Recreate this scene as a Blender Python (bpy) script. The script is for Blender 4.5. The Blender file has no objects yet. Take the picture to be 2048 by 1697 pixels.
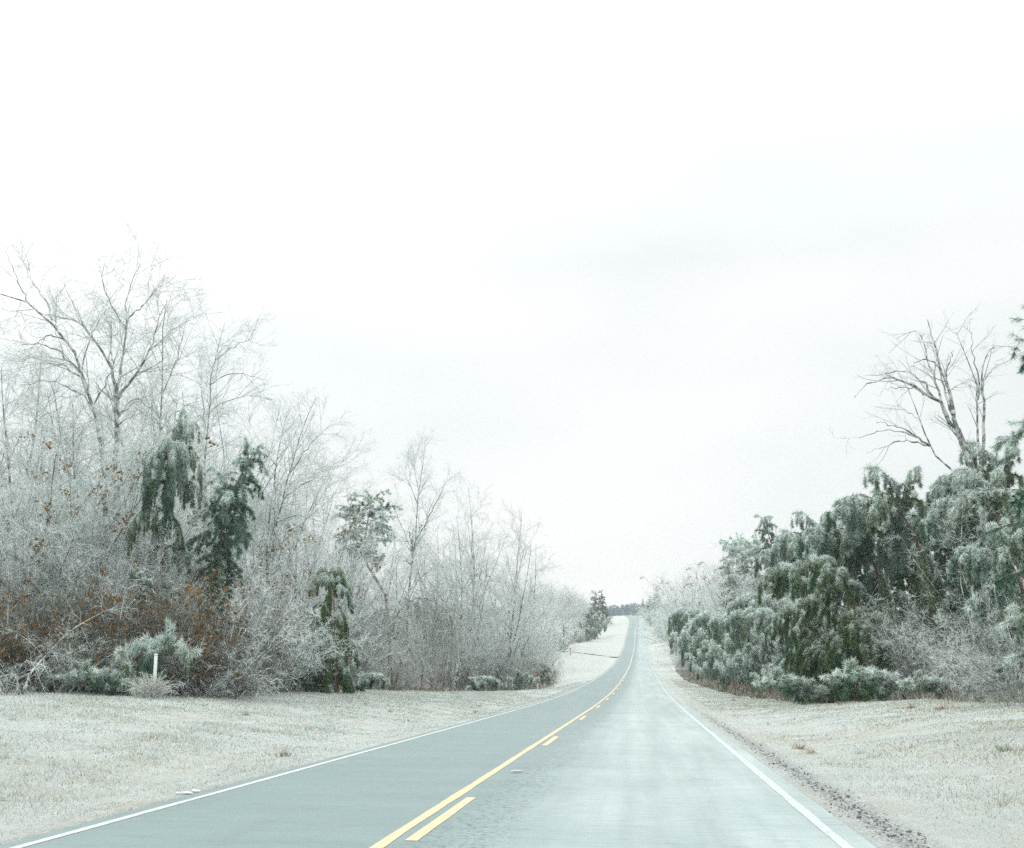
import bpy, math, random
import numpy as np
from mathutils import Euler, Vector

# ------------------------------------------------------------------ scene, camera, light
scene = bpy.context.scene
COL = scene.collection
F_PX, PPX, PPY = 2050.0, 1024.0, 957.0          # focal length and principal point, in photo pixels
CAM_H = 1.4
PITCH, YAW = math.radians(9.44), math.radians(7.13)
cam_d = bpy.data.cameras.new("camera")
cam = bpy.data.objects.new("camera", cam_d)
COL.objects.link(cam)
cam.location = (0, 0, CAM_H)
cam.rotation_euler = (math.radians(90) + PITCH, 0, YAW)
cam_d.sensor_width = 36.0
cam_d.lens = 36.0 * F_PX / 2048.0
cam_d.shift_y = (PPY - 848.5) / 2048.0
cam_d.clip_start = 0.1
cam_d.clip_end = 9000
scene.camera = cam
CAMR = np.array(Euler((math.radians(90) + PITCH, 0, YAW)).to_matrix())

scene.view_settings.view_transform = 'Standard'
scene.view_settings.look = 'None'
scene.view_settings.gamma = 1
scene.view_settings.use_curve_mapping = False
scene.view_settings.exposure = 0.0
scene.cycles.use_denoising = False
scene.cycles.denoiser = 'OPENIMAGEDENOISE'
scene.cycles.denoising_input_passes = 'RGB_ALBEDO_NORMAL'
scene.render.filter_size = 1.3
scene.cycles.max_bounces = 6
scene.cycles.diffuse_bounces = 4
scene.cycles.volume_bounces = 1
scene.cycles.caustics_reflective = False
scene.cycles.caustics_refractive = False
scene.cycles.sample_clamp_indirect = 4

SUN_EL, SUN_AZ = math.radians(48), math.radians(300)
world = bpy.data.worlds.new("World")
scene.world = world
world.use_nodes = True
nt = world.node_tree
nt.nodes.clear()
def wn(t, **kw):
    n = nt.nodes.new(t)
    for k, v in kw.items():
        setattr(n, k, v)
    return n
w_out = wn('ShaderNodeOutputWorld')
w_bg = wn('ShaderNodeBackground')
w_bg.inputs['Strength'].default_value = 0.10
w_sky = wn('ShaderNodeTexSky', sky_type='NISHITA')
w_sky.sun_disc = False
w_sky.sun_elevation = SUN_EL
w_sky.sun_rotation = SUN_AZ
w_sky.dust_density = 4.0
w_tc = wn('ShaderNodeTexCoord')
w_map = wn('ShaderNodeMapping')
w_map.inputs['Scale'].default_value = (1.0, 1.0, 2.6)
w_map.inputs['Location'].default_value = (0.35, 0.1, 0.55)
w_noise = wn('ShaderNodeTexNoise')
w_noise.inputs['Scale'].default_value = 1.9
w_noise.inputs['Detail'].default_value = 4.0
w_noise.inputs['Roughness'].default_value = 0.42
w_ramp = wn('ShaderNodeValToRGB')
w_ramp.color_ramp.elements[0].position = 0.36
w_ramp.color_ramp.elements[0].color = (0.868, 0.925, 0.925, 1)
w_ramp.color_ramp.elements[1].position = 0.60
w_ramp.color_ramp.elements[1].color = (1.04, 1.06, 1.06, 1)
w_scale = wn('ShaderNodeVectorMath', operation='SCALE')
w_scale.inputs['Scale'].default_value = 10.0
# overcast skies brighten smoothly towards the zenith
w_sep = wn('ShaderNodeSeparateXYZ')
w_mr = wn('ShaderNodeMapRange')
w_mr.inputs['From Min'].default_value = 0.36
w_mr.inputs['From Max'].default_value = 1.0
w_mr.inputs['To Min'].default_value = 1.0
w_mr.inputs['To Max'].default_value = 2.4
w_scale2 = wn('ShaderNodeVectorMath', operation='SCALE')
w_mix = wn('ShaderNodeMix', data_type='RGBA')
w_mix.inputs['Factor'].default_value = 0.93
L = nt.links.new
L(w_tc.outputs['Generated'], w_map.inputs['Vector'])
L(w_map.outputs['Vector'], w_noise.inputs['Vector'])
L(w_noise.outputs['Fac'], w_ramp.inputs['Fac'])
L(w_ramp.outputs['Color'], w_scale.inputs[0])
L(w_tc.outputs['Generated'], w_sep.inputs[0])
L(w_sep.outputs['Z'], w_mr.inputs['Value'])
L(w_scale.outputs['Vector'], w_scale2.inputs[0])
L(w_mr.outputs['Result'], w_scale2.inputs['Scale'])
L(w_sky.outputs['Color'], w_mix.inputs['A'])
# the cloud is thinner, hence brighter, on the side of the hidden sun
w_nrm = wn('ShaderNodeVectorMath', operation='NORMALIZE')
w_dot = wn('ShaderNodeVectorMath', operation='DOT_PRODUCT')
w_dot.inputs[1].default_value = (math.sin(SUN_AZ) * math.cos(SUN_EL), math.cos(SUN_AZ) * math.cos(SUN_EL), math.sin(SUN_EL))
w_mr2 = wn('ShaderNodeMapRange', interpolation_type='SMOOTHSTEP')
w_mr2.inputs['From Min'].default_value = 0.55
w_mr2.inputs['From Max'].default_value = 1.0
w_mr2.inputs['To Min'].default_value = 1.0
w_mr2.inputs['To Max'].default_value = 1.28
w_scale3 = wn('ShaderNodeVectorMath', operation='SCALE')
L(w_tc.outputs['Generated'], w_nrm.inputs[0])
L(w_nrm.outputs['Vector'], w_dot.inputs[0])
L(w_dot.outputs['Value'], w_mr2.inputs['Value'])
L(w_scale2.outputs['Vector'], w_scale3.inputs[0])
L(w_mr2.outputs['Result'], w_scale3.inputs['Scale'])
L(w_scale3.outputs['Vector'], w_mix.inputs['B'])
L(w_mix.outputs['Result'], w_bg.inputs['Color'])
L(w_bg.outputs['Background'], w_out.inputs['Surface'])

sun_d = bpy.data.lights.new("sun", 'SUN')
sun_d.energy = 0.6
sun_d.angle = math.radians(30)
sun_d.color = (1.0, 0.98, 0.95)
sun = bpy.data.objects.new("sun", sun_d)
COL.objects.link(sun)
_sd = Vector((math.sin(SUN_AZ) * math.cos(SUN_EL), math.cos(SUN_AZ) * math.cos(SUN_EL), math.sin(SUN_EL)))
sun.rotation_euler = _sd.to_track_quat('Z', 'Y').to_euler()

# ------------------------------------------------------------------ helpers
def ray(px, py):
    d = np.array([(px - PPX) / F_PX, -(py - PPY) / F_PX, -1.0])
    return CAMR @ d

def at(px, py, Y):
    """the point of the sight line through a photo pixel that lies Y metres up the road"""
    d = ray(px, py)
    return np.array([0, 0, CAM_H]) + d * (Y / d[1])

def unit(v):
    return v / np.maximum(np.linalg.norm(v, axis=-1, keepdims=True), 1e-9)

def resample(P, n):
    P = np.asarray(P, float)
    if len(P) > 2:                      # one round of corner cutting
        Q = [P[0]]
        for a, b in zip(P[:-1], P[1:]):
            Q += [a * .75 + b * .25, a * .25 + b * .75]
        Q.append(P[-1])
        P = np.array(Q)
    s = np.concatenate([[0], np.cumsum(np.linalg.norm(np.diff(P, axis=0), axis=1))])
    t = np.linspace(0, s[-1], n)
    return np.stack([np.interp(t, s, P[:, i]) for i in range(3)], 1)

class Soup:
    """collects triangles with a colour per corner point; builds ONE mesh"""
    def __init__(self):
        self.V, self.F, self.C, self.n = [], [], [], 0
    def add(self, V, F, C):
        V = np.asarray(V, np.float32).reshape(-1, 3)
        C = np.broadcast_to(np.asarray(C, np.float32), V.shape)
        self.V.append(V); self.F.append(np.asarray(F, np.int32).reshape(-1, 3) + self.n); self.C.append(C)
        self.n += len(V)
    def tubes(self, P, R, sides, col):
        n, k, _ = P.shape
        T = np.empty_like(P)
        T[:, 1:-1] = P[:, 2:] - P[:, :-2]
        T[:, 0] = P[:, 1] - P[:, 0]
        T[:, -1] = P[:, -1] - P[:, -2]
        T = unit(T)
        ref = np.where(np.abs(T[:, :1, 2:3]) > .85, np.array([1., 0, 0]), np.array([0., 0, 1]))
        ref = np.broadcast_to(ref, T.shape)
        U = unit(np.cross(T, ref)); W = np.cross(T, U)
        a = np.arange(sides) * 2 * math.pi / sides
        V = P[:, :, None] + R[:, :, None, None] * (U[:, :, None] * np.cos(a)[:, None] + W[:, :, None] * np.sin(a)[:, None])
        col = np.asarray(col, float)
        if col.ndim == 1: col = np.broadcast_to(col, (n, 3))
        C = np.broadcast_to(col[:, None, None, :], V.shape)
        i = np.arange(sides); j = (i + 1) % sides
        base = (np.arange(n)[:, None] * k + np.arange(k - 1)[None]) * sides
        a0 = base[..., None] + i; b0 = base[..., None] + j
        a1 = a0 + sides; b1 = b0 + sides
        F = np.concatenate([np.stack([a0, b0, b1], -1).reshape(-1, 3), np.stack([a0, b1, a1], -1).reshape(-1, 3)])
        self.add(V.reshape(-1, 3), F, C.reshape(-1, 3))
    def spikes(self, S, D, Ln, W, cb, ct, rng):
        n = len(S)
        q = np.cross(D, rng.normal(size=(n, 3)))
        q = unit(q) * (np.asarray(W).reshape(-1, 1) * .5)
        V = np.stack([S - q, S + q, S + D * np.asarray(Ln).reshape(-1, 1)], 1)
        cb = np.broadcast_to(cb, (n, 3)); ct = np.broadcast_to(ct, (n, 3))
        C = np.stack([cb, cb, ct], 1)
        self.add(V.reshape(-1, 3), np.arange(3 * n), C.reshape(-1, 3))
    def mesh(self, name, mat, smooth=False):
        V = np.concatenate(self.V); F = np.concatenate(self.F); C = np.concatenate(self.C)
        me = bpy.data.meshes.new(name)
        me.vertices.add(len(V)); me.vertices.foreach_set('co', V.ravel())
        me.loops.add(F.size); me.loops.foreach_set('vertex_index', F.ravel())
        me.polygons.add(len(F))
        me.polygons.foreach_set('loop_start', np.arange(0, F.size, 3, dtype=np.int32))
        if smooth:
            me.polygons.foreach_set('use_smooth', np.ones(len(F), bool))
        else:
            me.polygons.foreach_set('use_smooth', np.zeros(len(F), bool))
        at_ = me.attributes.new('col', 'FLOAT_COLOR', 'POINT')
        at_.data.foreach_set('color', np.concatenate([C, np.ones((len(C), 1), np.float32)], 1).astype(np.float32).ravel())
        me.update(calc_edges=True)
        me.materials.append(mat)
        return me

def obj(name, me, parent=None):
    o = bpy.data.objects.new(name, me)
    COL.objects.link(o)
    if parent is not None:
        o.parent = parent
    return o

def tag(o, label=None, cat=None, group=None, kind=None):
    if label: o['label'] = label
    if cat: o['category'] = cat
    if group: o['group'] = group
    if kind: o['kind'] = kind
    return o

def empty(name, loc=(0, 0, 0)):
    o = bpy.data.objects.new(name, None)
    o.empty_display_size = 0.3
    COL.objects.link(o)
    o.location = loc
    return o

def pymesh(name, V, F, mat, smooth=False):
    me = bpy.data.meshes.new(name)
    me.from_pydata([tuple(map(float, v)) for v in V], [], F)
    if mat: me.materials.append(mat)
    if smooth: me.shade_smooth()
    me.update()
    return me

# ------------------------------------------------------------------ materials
def new_mat(name):
    m = bpy.data.materials.new(name)
    m.use_nodes = True
    t = m.node_tree
    b = t.nodes['Principled BSDF']
    return m, t, b

def nd(t, typ, **kw):
    n = t.nodes.new(typ)
    for k, v in kw.items():
        if k.startswith('i_'):
            n.inputs[k[2:].replace('_', ' ')].default_value = v
        else:
            setattr(n, k, v)
    return n

def noise(t, scale, detail=4, rough=.55, vec=None):
    n = nd(t, 'ShaderNodeTexNoise')
    n.inputs['Scale'].default_value = scale
    n.inputs['Detail'].default_value = detail
    n.inputs['Roughness'].default_value = rough
    if vec is not None: t.links.new(vec, n.inputs['Vector'])
    return n.outputs['Fac']

def ramp(t, fac, *stops):
    r = nd(t, 'ShaderNodeValToRGB')
    el = r.color_ramp.elements
    while len(el) < len(stops): el.new(0.5)
    for e, (p, c) in zip(el, stops):
        e.position = p
        e.color = (c, c, c, 1) if isinstance(c, (int, float)) else (*c, 1)
    t.links.new(fac, r.inputs['Fac'])
    return r.outputs['Color']

def mixc(t, f, a, b, blend='MIX'):
    m = nd(t, 'ShaderNodeMix', data_type='RGBA', blend_type=blend)
    for s, v in (('Factor', f), ('A', a), ('B', b)):
        if isinstance(v, (int, float)): m.inputs[s].default_value = v
        elif isinstance(v, tuple): m.inputs[s].default_value = (*v, 1)
        else: t.links.new(v, m.inputs[s])
    return m.outputs['Result']

def bump(t, b, h, strength, dist):
    n = nd(t, 'ShaderNodeBump')
    n.inputs['Strength'].default_value = strength
    n.inputs['Distance'].default_value = dist
    t.links.new(h, n.inputs['Height'])
    t.links.new(n.outputs['Normal'], b.inputs['Normal'])

def col_mat(name, rough, spec=.4, trans=0.0, nscale=7.0, namp=.22):
    """the piece's own colour attribute with a little procedural mottling"""
    m, t, b = new_mat(name)
    a = nd(t, 'ShaderNodeAttribute', attribute_name='col')
    tc = nd(t, 'ShaderNodeTexCoord')
    n = noise(t, nscale, 3, .6, tc.outputs['Object'])
    f = ramp(t, n, (.3, 1 - namp), (.7, 1 + namp))
    c = mixc(t, 1.0, a.outputs['Color'], f, 'MULTIPLY')
    t.links.new(c, b.inputs['Base Color'])
    b.inputs['Roughness'].default_value = rough
    b.inputs['Specular IOR Level'].default_value = spec
    if trans:
        tr = nd(t, 'ShaderNodeBsdfTranslucent')
        t.links.new(c, tr.inputs['Color'])
        ms = nd(t, 'ShaderNodeMixShader')
        ms.inputs['Fac'].default_value = trans
        out = [x for x in t.nodes if x.type == 'OUTPUT_MATERIAL'][0]
        t.links.new(b.outputs[0], ms.inputs[1]); t.links.new(tr.outputs[0], ms.inputs[2])
        t.links.new(ms.outputs[0], out.inputs['Surface'])
    return m

M_TWIG = col_mat('iced_twig', .35, .5, 0.22)
M_NEEDLE = col_mat('iced_needles', .45, .4, 0.06, 2.5, .25)
M_LEAF = col_mat('dead_leaf', .6, .3, 0.2)
M_GRASS = col_mat('frosted_grass', .6, .3, 0.25, .7, .14)

def bark_mat(name, dark, light, ice, amt):
    m, t, b = new_mat(name)
    tc = nd(t, 'ShaderNodeTexCoord')
    mp = nd(t, 'ShaderNodeMapping')
    mp.inputs['Scale'].default_value = (1, 1, .25)
    t.links.new(tc.outputs['Object'], mp.inputs['Vector'])
    n1 = noise(t, 22, 5, .65, mp.outputs['Vector'])
    c = mixc(t, n1, dark, light)
    n2 = noise(t, 2.6, 5, .7, tc.outputs['Object'])
    f = ramp(t, n2, (.62 - amt * .35, 0.0), (.72 - amt * .35, 1.0))
    c2 = mixc(t, f, c, ice)
    t.links.new(c2, b.inputs['Base Color'])
    b.inputs['Roughness'].default_value = .6
    bump(t, b, n1, .6, .02)
    return m

M_BARK = bark_mat('bare_tree_bark', (.06, .075, .068), (.19, .21, .195), (.62, .67, .65), .46)
M_PBARK = bark_mat('pine_bark', (.07, .04, .03), (.24, .14, .10), (.55, .58, .55), .25)
M_PALE = bark_mat('pale_iced_bark', (.20, .22, .21), (.36, .38, .37), (.62, .66, .65), .6)

def plain(name, c, rough=.5, nsc=8, amt=.15, spec=.4):
    m, t, b = new_mat(name)
    tc = nd(t, 'ShaderNodeTexCoord')
    n = noise(t, nsc, 4, .6, tc.outputs['Object'])
    f = ramp(t, n, (.3, 1 - amt), (.7, 1 + amt))
    t.links.new(mixc(t, 1.0, c, f, 'MULTIPLY'), b.inputs['Base Color'])
    b.inputs['Roughness'].default_value = rough
    b.inputs['Specular IOR Level'].default_value = spec
    return m

# ------------------------------------------------------------------ the lie of the land
RL, RR = -5.32, 1.90                                  # pavement edges
_py = np.array([-300, -60, 0, 30, 50, 75, 101, 140, 188, 250, 313, 390, 488, 520, 545, 580, 650, 740, 820, 900, 1000, 1500, 1800, 2600])
_pz = np.array([7.5, 1.5, 0, -.75, -1.24, -1.68, -1.86, -1.86, -1.53, -.06, 2.77, 8.3, 15.6, 17.7, 18.6, 18.2, 15, 16, 25, 30, 31, 31, 30, 30])
_gy = np.arange(-300, 2600, 2.0)
_gz = np.interp(_gy, _py, _pz)
_k = np.hanning(15); _k /= _k.sum()
_gzs = np.convolve(np.pad(_gz, 7, mode='edge'), _k, mode='valid')
def zr(Y): return np.interp(Y, _gy, _gzs)
def xc(Y):
    Y = np.asarray(Y, float)
    return np.where(Y < 440, 0, np.where(Y < 640, -4.0 * ((Y - 440) / 95.0) ** 2, -17.7 - (Y - 640) * .16))

_lc = [(30, 1384, 33), (250, 1384, 38), (400, 1383, 42), (520, 1382, 46), (720, 1381, 60), (900, 1385, 80), (1000, 1396, 95),
       (1085, 1388, 112), (1108, 1350, 140), (1100, 1315, 195), (1112, 1302, 240), (1150, 1287, 300), (1190, 1279, 370), (1218, 1243, 460), (1240, 1233, 535)]
_rc = [(2010, 1408, 30), (1850, 1402, 38), (1700, 1412, 47), (1560, 1404, 60), (1450, 1388, 78), (1370, 1362, 115), (1342, 1332, 180),
       (1337, 1292, 290), (1322, 1249, 440), (1300, 1234, 535)]
def ctl(c):
    P = np.array([at(*q) for q in c])
    return P[:, 1], P[:, 0], P[:, 2] - zr(P[:, 1])
LY, LX, LZ = ctl(_lc)
RY, RX, RZ = ctl(_rc)
def smooth01(u):
    u = np.clip(u, 0, 1); return u * u * (3 - 2 * u)
def edgeL(Y): return np.interp(Y, LY, LX)
def edgeR(Y): return np.interp(Y, RY, RX)
def H(X, Y):
    X = np.asarray(X, float); Y = np.asarray(Y, float)
    z0 = zr(Y)
    Xs = X - xc(Y)
    el, er = np.minimum(np.interp(Y, LY, LX) , RL - 3), np.maximum(np.interp(Y, RY, RX), RR + 2.2)
    hl, hr = np.interp(Y, LY, LZ), np.interp(Y, RY, RZ)
    fade = np.clip((1500 - Y) / 900, 0, 1)
    hl = hl * np.where(Y > 535, fade, 1); hr = hr * np.where(Y > 535, fade, 1)
    wl = RL - el; wr = er - RR
    ul = (RL - Xs) / wl; ur = (Xs - RR) / wr
    near = np.clip((125 - Y) / 30, 0, 1)
    bl = np.clip(Xs, None, el) - Xs                          # metres past the wood's edge
    zl = hl * smooth01(ul) - .12 * np.exp(-((ul - .12) / .08) ** 2)
    zl = zl + np.where(ul > 1, near * (-1.1 * smooth01(bl / 14)) + (1 - near) * np.minimum(bl * .03, 4), 0)
    br = Xs - np.clip(Xs, er, None)
    br = np.maximum(Xs - er, 0)
    zr_ = hr * smooth01(ur) - .10 * np.exp(-((ur - .25) / .15) ** 2) + np.minimum(br * .07, 3.2)
    z = z0 + np.where(Xs < RL, zl, np.where(Xs > RR, zr_, 0))
    off = np.maximum(np.maximum(RL - Xs, Xs - RR), 0)
    w = np.clip(off / 2.0, 0, 1)
    bumpz = .05 * np.sin(X * .9 + 1.3 * np.sin(Y * .31)) * np.sin(Y * .53 + .7) + .035 * np.sin(X * 2.1 + Y * 1.7) * np.sin(Y * 1.1 - X * .6)
    z = z + w * bumpz
    # stay under the pavement
    return np.where((Xs > RL - .02) & (Xs < RR + .02), z0 - .10, z - .035 * (1 - np.clip(off / .5, 0, 1)))

# ground sheet
ys = np.concatenate([np.arange(-200, 0, 10), np.arange(0, 40, .5), np.arange(40, 130, 1.0), np.arange(130, 560, 4.0), np.arange(560, 1600, 30.0), np.arange(1600, 2601, 100.0)])
xs_l = np.concatenate([-np.geomspace(1500, 45, 22), np.arange(-44, RL - .5, .6), [RL - .35, RL - .15, RL - .03]])
xs_r = np.concatenate([[RR + .03, RR + .15, RR + .35], np.arange(RR + .7, 24, .55), np.geomspace(25, 1500, 24)])
xs = np.concatenate([xs_l, [RL + .05, -1.7, RR - .05], xs_r])
GY, GX0 = np.meshgrid(ys, xs, indexing='ij')
GX = GX0 + xc(GY)
GZ = H(GX, GY)
m, t, b = new_mat('frosted_ground')
tc = nd(t, 'ShaderNodeTexCoord'); P_ = tc.outputs['Object']
a = nd(t, 'ShaderNodeAttribute', attribute_name='col')      # R: woodland litter, G: bare gravelly verge
sp = nd(t, 'ShaderNodeSeparateColor'); t.links.new(a.outputs['Color'], sp.inputs['Color'])
n_big = noise(t, .22, 4, .6, P_); n_mid = noise(t, 1.6, 5, .65, P_); n_fine = noise(t, 26, 5, .75, P_); n_dot = noise(t, 5.5, 6, .8, P_)
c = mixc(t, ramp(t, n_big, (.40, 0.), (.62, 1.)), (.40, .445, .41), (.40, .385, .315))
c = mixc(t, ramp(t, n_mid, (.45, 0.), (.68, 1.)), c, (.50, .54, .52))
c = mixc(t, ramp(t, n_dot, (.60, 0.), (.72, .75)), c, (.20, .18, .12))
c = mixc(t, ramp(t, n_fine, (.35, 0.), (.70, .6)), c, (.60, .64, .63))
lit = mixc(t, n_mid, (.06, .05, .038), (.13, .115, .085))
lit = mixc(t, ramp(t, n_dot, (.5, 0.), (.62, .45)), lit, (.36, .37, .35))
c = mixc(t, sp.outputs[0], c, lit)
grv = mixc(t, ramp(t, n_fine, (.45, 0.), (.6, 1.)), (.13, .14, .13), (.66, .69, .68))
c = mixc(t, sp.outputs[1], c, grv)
t.links.new(c, b.inputs['Base Color'])
b.inputs['Roughness'].default_value = .8
b.inputs['Specular IOR Level'].default_value = .2
bump(t, b, n_fine, .8, .05)
M_GROUND = m
ny, nx = GX.shape
idx = np.arange(ny * nx).reshape(ny, nx)
q0, q1, q2, q3 = idx[:-1, :-1].ravel(), idx[:-1, 1:].ravel(), idx[1:, 1:].ravel(), idx[1:, :-1].ravel()
Fg = np.concatenate([np.stack([q0, q1, q2], 1), np.stack([q0, q2, q3], 1)])
Xs_ = GX0
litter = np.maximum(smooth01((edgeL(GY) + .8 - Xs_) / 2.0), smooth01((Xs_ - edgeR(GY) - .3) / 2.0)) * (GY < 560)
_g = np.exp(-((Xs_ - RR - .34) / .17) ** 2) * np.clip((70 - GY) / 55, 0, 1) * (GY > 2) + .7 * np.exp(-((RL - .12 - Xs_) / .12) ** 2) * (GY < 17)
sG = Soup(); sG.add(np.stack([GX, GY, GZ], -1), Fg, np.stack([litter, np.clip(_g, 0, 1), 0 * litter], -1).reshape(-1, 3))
ground = obj('ground', sG.mesh('ground', M_GROUND, True))
tag(ground, kind='structure')

# ------------------------------------------------------------------ road
m, t, b = new_mat('icy_asphalt')
tc = nd(t, 'ShaderNodeTexCoord'); P_ = tc.outputs['Object']
sx = nd(t, 'ShaderNodeSeparateXYZ'); t.links.new(P_, sx.inputs[0])
mp = nd(t, 'ShaderNodeMapping'); mp.inputs['Scale'].default_value = (1.5, .07, 1); t.links.new(P_, mp.inputs['Vector'])
mp2 = nd(t, 'ShaderNodeMapping'); mp2.inputs['Scale'].default_value = (.35, 1.6, 1); t.links.new(P_, mp2.inputs['Vector'])
n_st = noise(t, 1.3, 5, .6, mp.outputs['Vector']); n_cr = noise(t, .9, 5, .65, mp2.outputs['Vector']); n_f = noise(t, 75, 6, .85, P_); n_m = noise(t, .6, 4, .6, P_)
base = mixc(t, n_f, (.09, .148, .148), (.245, .325, .315))
base = mixc(t, ramp(t, n_cr, (.35, 0.), (.62, 1.)), base, mixc(t, n_f, (.12, .19, .186), (.265, .345, .335)))
# frost film lies on the right-hand lane, thin on the worn left one
lane = nd(t, 'ShaderNodeMapRange'); t.links.new(sx.outputs['X'], lane.inputs['Value'])
lane.inputs['From Min'].default_value = -2.0; lane.inputs['From Max'].default_value = -.5
lane.inputs['To Min'].default_value = .05; lane.inputs['To Max'].default_value = .95
mul = nd(t, 'ShaderNodeMath', operation='MULTIPLY')
fs = ramp(t, n_st, (.32, .50), (.66, 1.))
t.links.new(fs, mul.inputs[0]); t.links.new(lane.outputs['Result'], mul.inputs[1])
mul2 = nd(t, 'ShaderNodeMath', operation='MULTIPLY'); t.links.new(mul.outputs[0], mul2.inputs[0])
t.links.new(ramp(t, n_m, (.35, .72), (.6, 1.)), mul2.inputs[1])
base = mixc(t, mul2.outputs[0], base, (.44, .515, .505))
# frost breaks up cross-wise, and the surface is ravelled beside the centre line
n_x = noise(t, 7, 6, .75, mp2.outputs['Vector'])
base = mixc(t, ramp(t, n_x, (.50, 0.), (.66, .38)), base, (.13, .18, .18))
wob = nd(t, 'ShaderNodeMath', operation='MULTIPLY_ADD'); t.links.new(n_m, wob.inputs[0]); wob.inputs[1].default_value = .5; t.links.new(sx.outputs['X'], wob.inputs[2])
band = nd(t, 'ShaderNodeMapRange', interpolation_type='SMOOTHSTEP'); 
dist = nd(t, 'ShaderNodeMath', operation='COMPARE'); 
sub = nd(t, 'ShaderNodeMath', operation='ADD'); t.links.new(wob.outputs[0], sub.inputs[0]); sub.inputs[1].default_value = 1.32
ab = nd(t, 'ShaderNodeMath', operation='ABSOLUTE'); t.links.new(sub.outputs[0], ab.inputs[0])
t.links.new(ab.outputs[0], band.inputs['Value']); band.inputs['From Min'].default_value = .18; band.inputs['From Max'].default_value = .55
band.inputs['To Min'].default_value = .95; band.inputs['To Max'].default_value = 0.
t.nodes.remove(dist)
n_rv = noise(t, 13, 6, .8, P_)
rv = nd(t, 'ShaderNodeMath', operation='MULTIPLY'); t.links.new(ramp(t, n_rv, (.50, 0.), (.60, .85)), rv.inputs[0]); t.links.new(band.outputs[0], rv.inputs[1])
base = mixc(t, rv.outputs[0], base, (.075, .105, .105))
t.links.new(base, b.inputs['Base Color'])
t.links.new(ramp(t, n_st, (.3, .38), (.7, .62)), b.inputs['Roughness'])
b.inputs['Specular IOR Level'].default_value = .45
bump(t, b, n_f, .35, .012)
M_ROAD = m
def strip(name, x0, x1, y0, y1, dz, mat, parent=None, step=None, wob=0.0, seed=0):
    """a sheet that follows the road surface between two lateral offsets"""
    if step is None: step = 1.0
    yy = [y0]
    while yy[-1] < y1 - 1e-6:
        yy.append(min(y1, yy[-1] + (step if yy[-1] < 130 else step * 4)))
    r = random.Random(seed)
    V, F = [], []
    for y in yy:
        w0, w1 = r.uniform(-wob, wob), r.uniform(-wob, wob)
        V += [(x0 + w0 + float(xc(y)), y, float(zr(y)) + dz), (x1 + w1 + float(xc(y)), y, float(zr(y)) + dz)]
    for i in range(len(yy) - 1):
        F.append((2 * i, 2 * i + 1, 2 * i + 3, 2 * i + 2))
    return obj(name, pymesh(name, V, F, mat, True), parent)
road = strip('road', RL, RR, -60, 900, 0.0, M_ROAD)
tag(road, kind='structure')

def paint(name, c, worn, wear=.0):
    m, t, b = new_mat(name)
    tc = nd(t, 'ShaderNodeTexCoord')
    mp = nd(t, 'ShaderNodeMapping'); mp.inputs['Scale'].default_value = (3, .8, 1); t.links.new(tc.outputs['Object'], mp.inputs['Vector'])
    n = noise(t, 7, 7, .82, mp.outputs['Vector'])
    t.links.new(mixc(t, ramp(t, n, (.56 - wear, 0.), (.70 - wear, .8)), c, worn), b.inputs['Base Color'])
    b.inputs['Roughness'].default_value = .55
    return m
M_WHITE = paint('white_paint', (.56, .60, .58), (.30, .36, .36), .07)
M_WHITE2 = paint('faint_white_paint', (.56, .61, .60), (.38, .44, .44), .13)
M_YEL = paint('yellow_paint', (.70, .54, .31), (.36, .38, .34), .08)
strip('edge_line', -5.15, -5.05, -20, 700, .004, M_WHITE, road, .7, .006, 1)
strip('edge_line', 1.60, 1.71, -20, 700, .004, M_WHITE2, road, .7, .008, 2)
strip('center_line', -2.255, -2.145, -20, 125, .004, M_YEL, road, .7, .008, 3)
M_PALE = paint('frost_whitened_paint', (.66, .68, .62), (.40, .46, .46), .05)
strip('center_line', -2.26, -2.15, 125, 700, .004, M_PALE, road, .7, .006, 4)
_d = F_PX * CAM_H / 235.6
for i in range(-1, 11):
    y1 = 12.19 + i * 12.19
    strip('center_dash', -2.055, -1.94, y1 - 3.2, y1, .004, M_YEL, road, .8, .005, 10 + i)
# side road that leaves to the left in the dip
M_DRIVE = plain('driveway_asphalt', (.40, .43, .42), .6, 2, .25)
V, F = [], []
for i, u in enumerate(np.linspace(0, 1, 24)):
    X = RL - .01 - 26 * u
    Y = 238 + 9 * u ** 1.4
    hw = 4.0 + 5.0 * max(0, 1 - u * 7) ** 2
    for s in (-1, 1):
        V.append((X, Y + s * hw, max(float(H(X, Y + s * hw)), float(H(X, Y))) + .03))
for i in range(23): F.append((2 * i, 2 * i + 1, 2 * i + 3, 2 * i + 2))
tag(obj('driveway', pymesh('driveway', V, F, M_DRIVE, True)), kind='structure')

# ------------------------------------------------------------------ growing things
ICE = np.array([.86, .93, .91]); WOOD = np.array([.070, .088, .074])
def grow(S, D, Ln, k, wob, grav, rng):
    n = len(S); P = np.empty((n, k + 1, 3)); P[:, 0] = S
    d = D.copy(); st = (Ln / k)[:, None]
    for i in range(k):
        d = d + rng.normal(0, wob, (n, 3)); d[:, 2] += grav
        d = unit(d); P[:, i + 1] = P[:, i] + d * st
    return P

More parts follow.
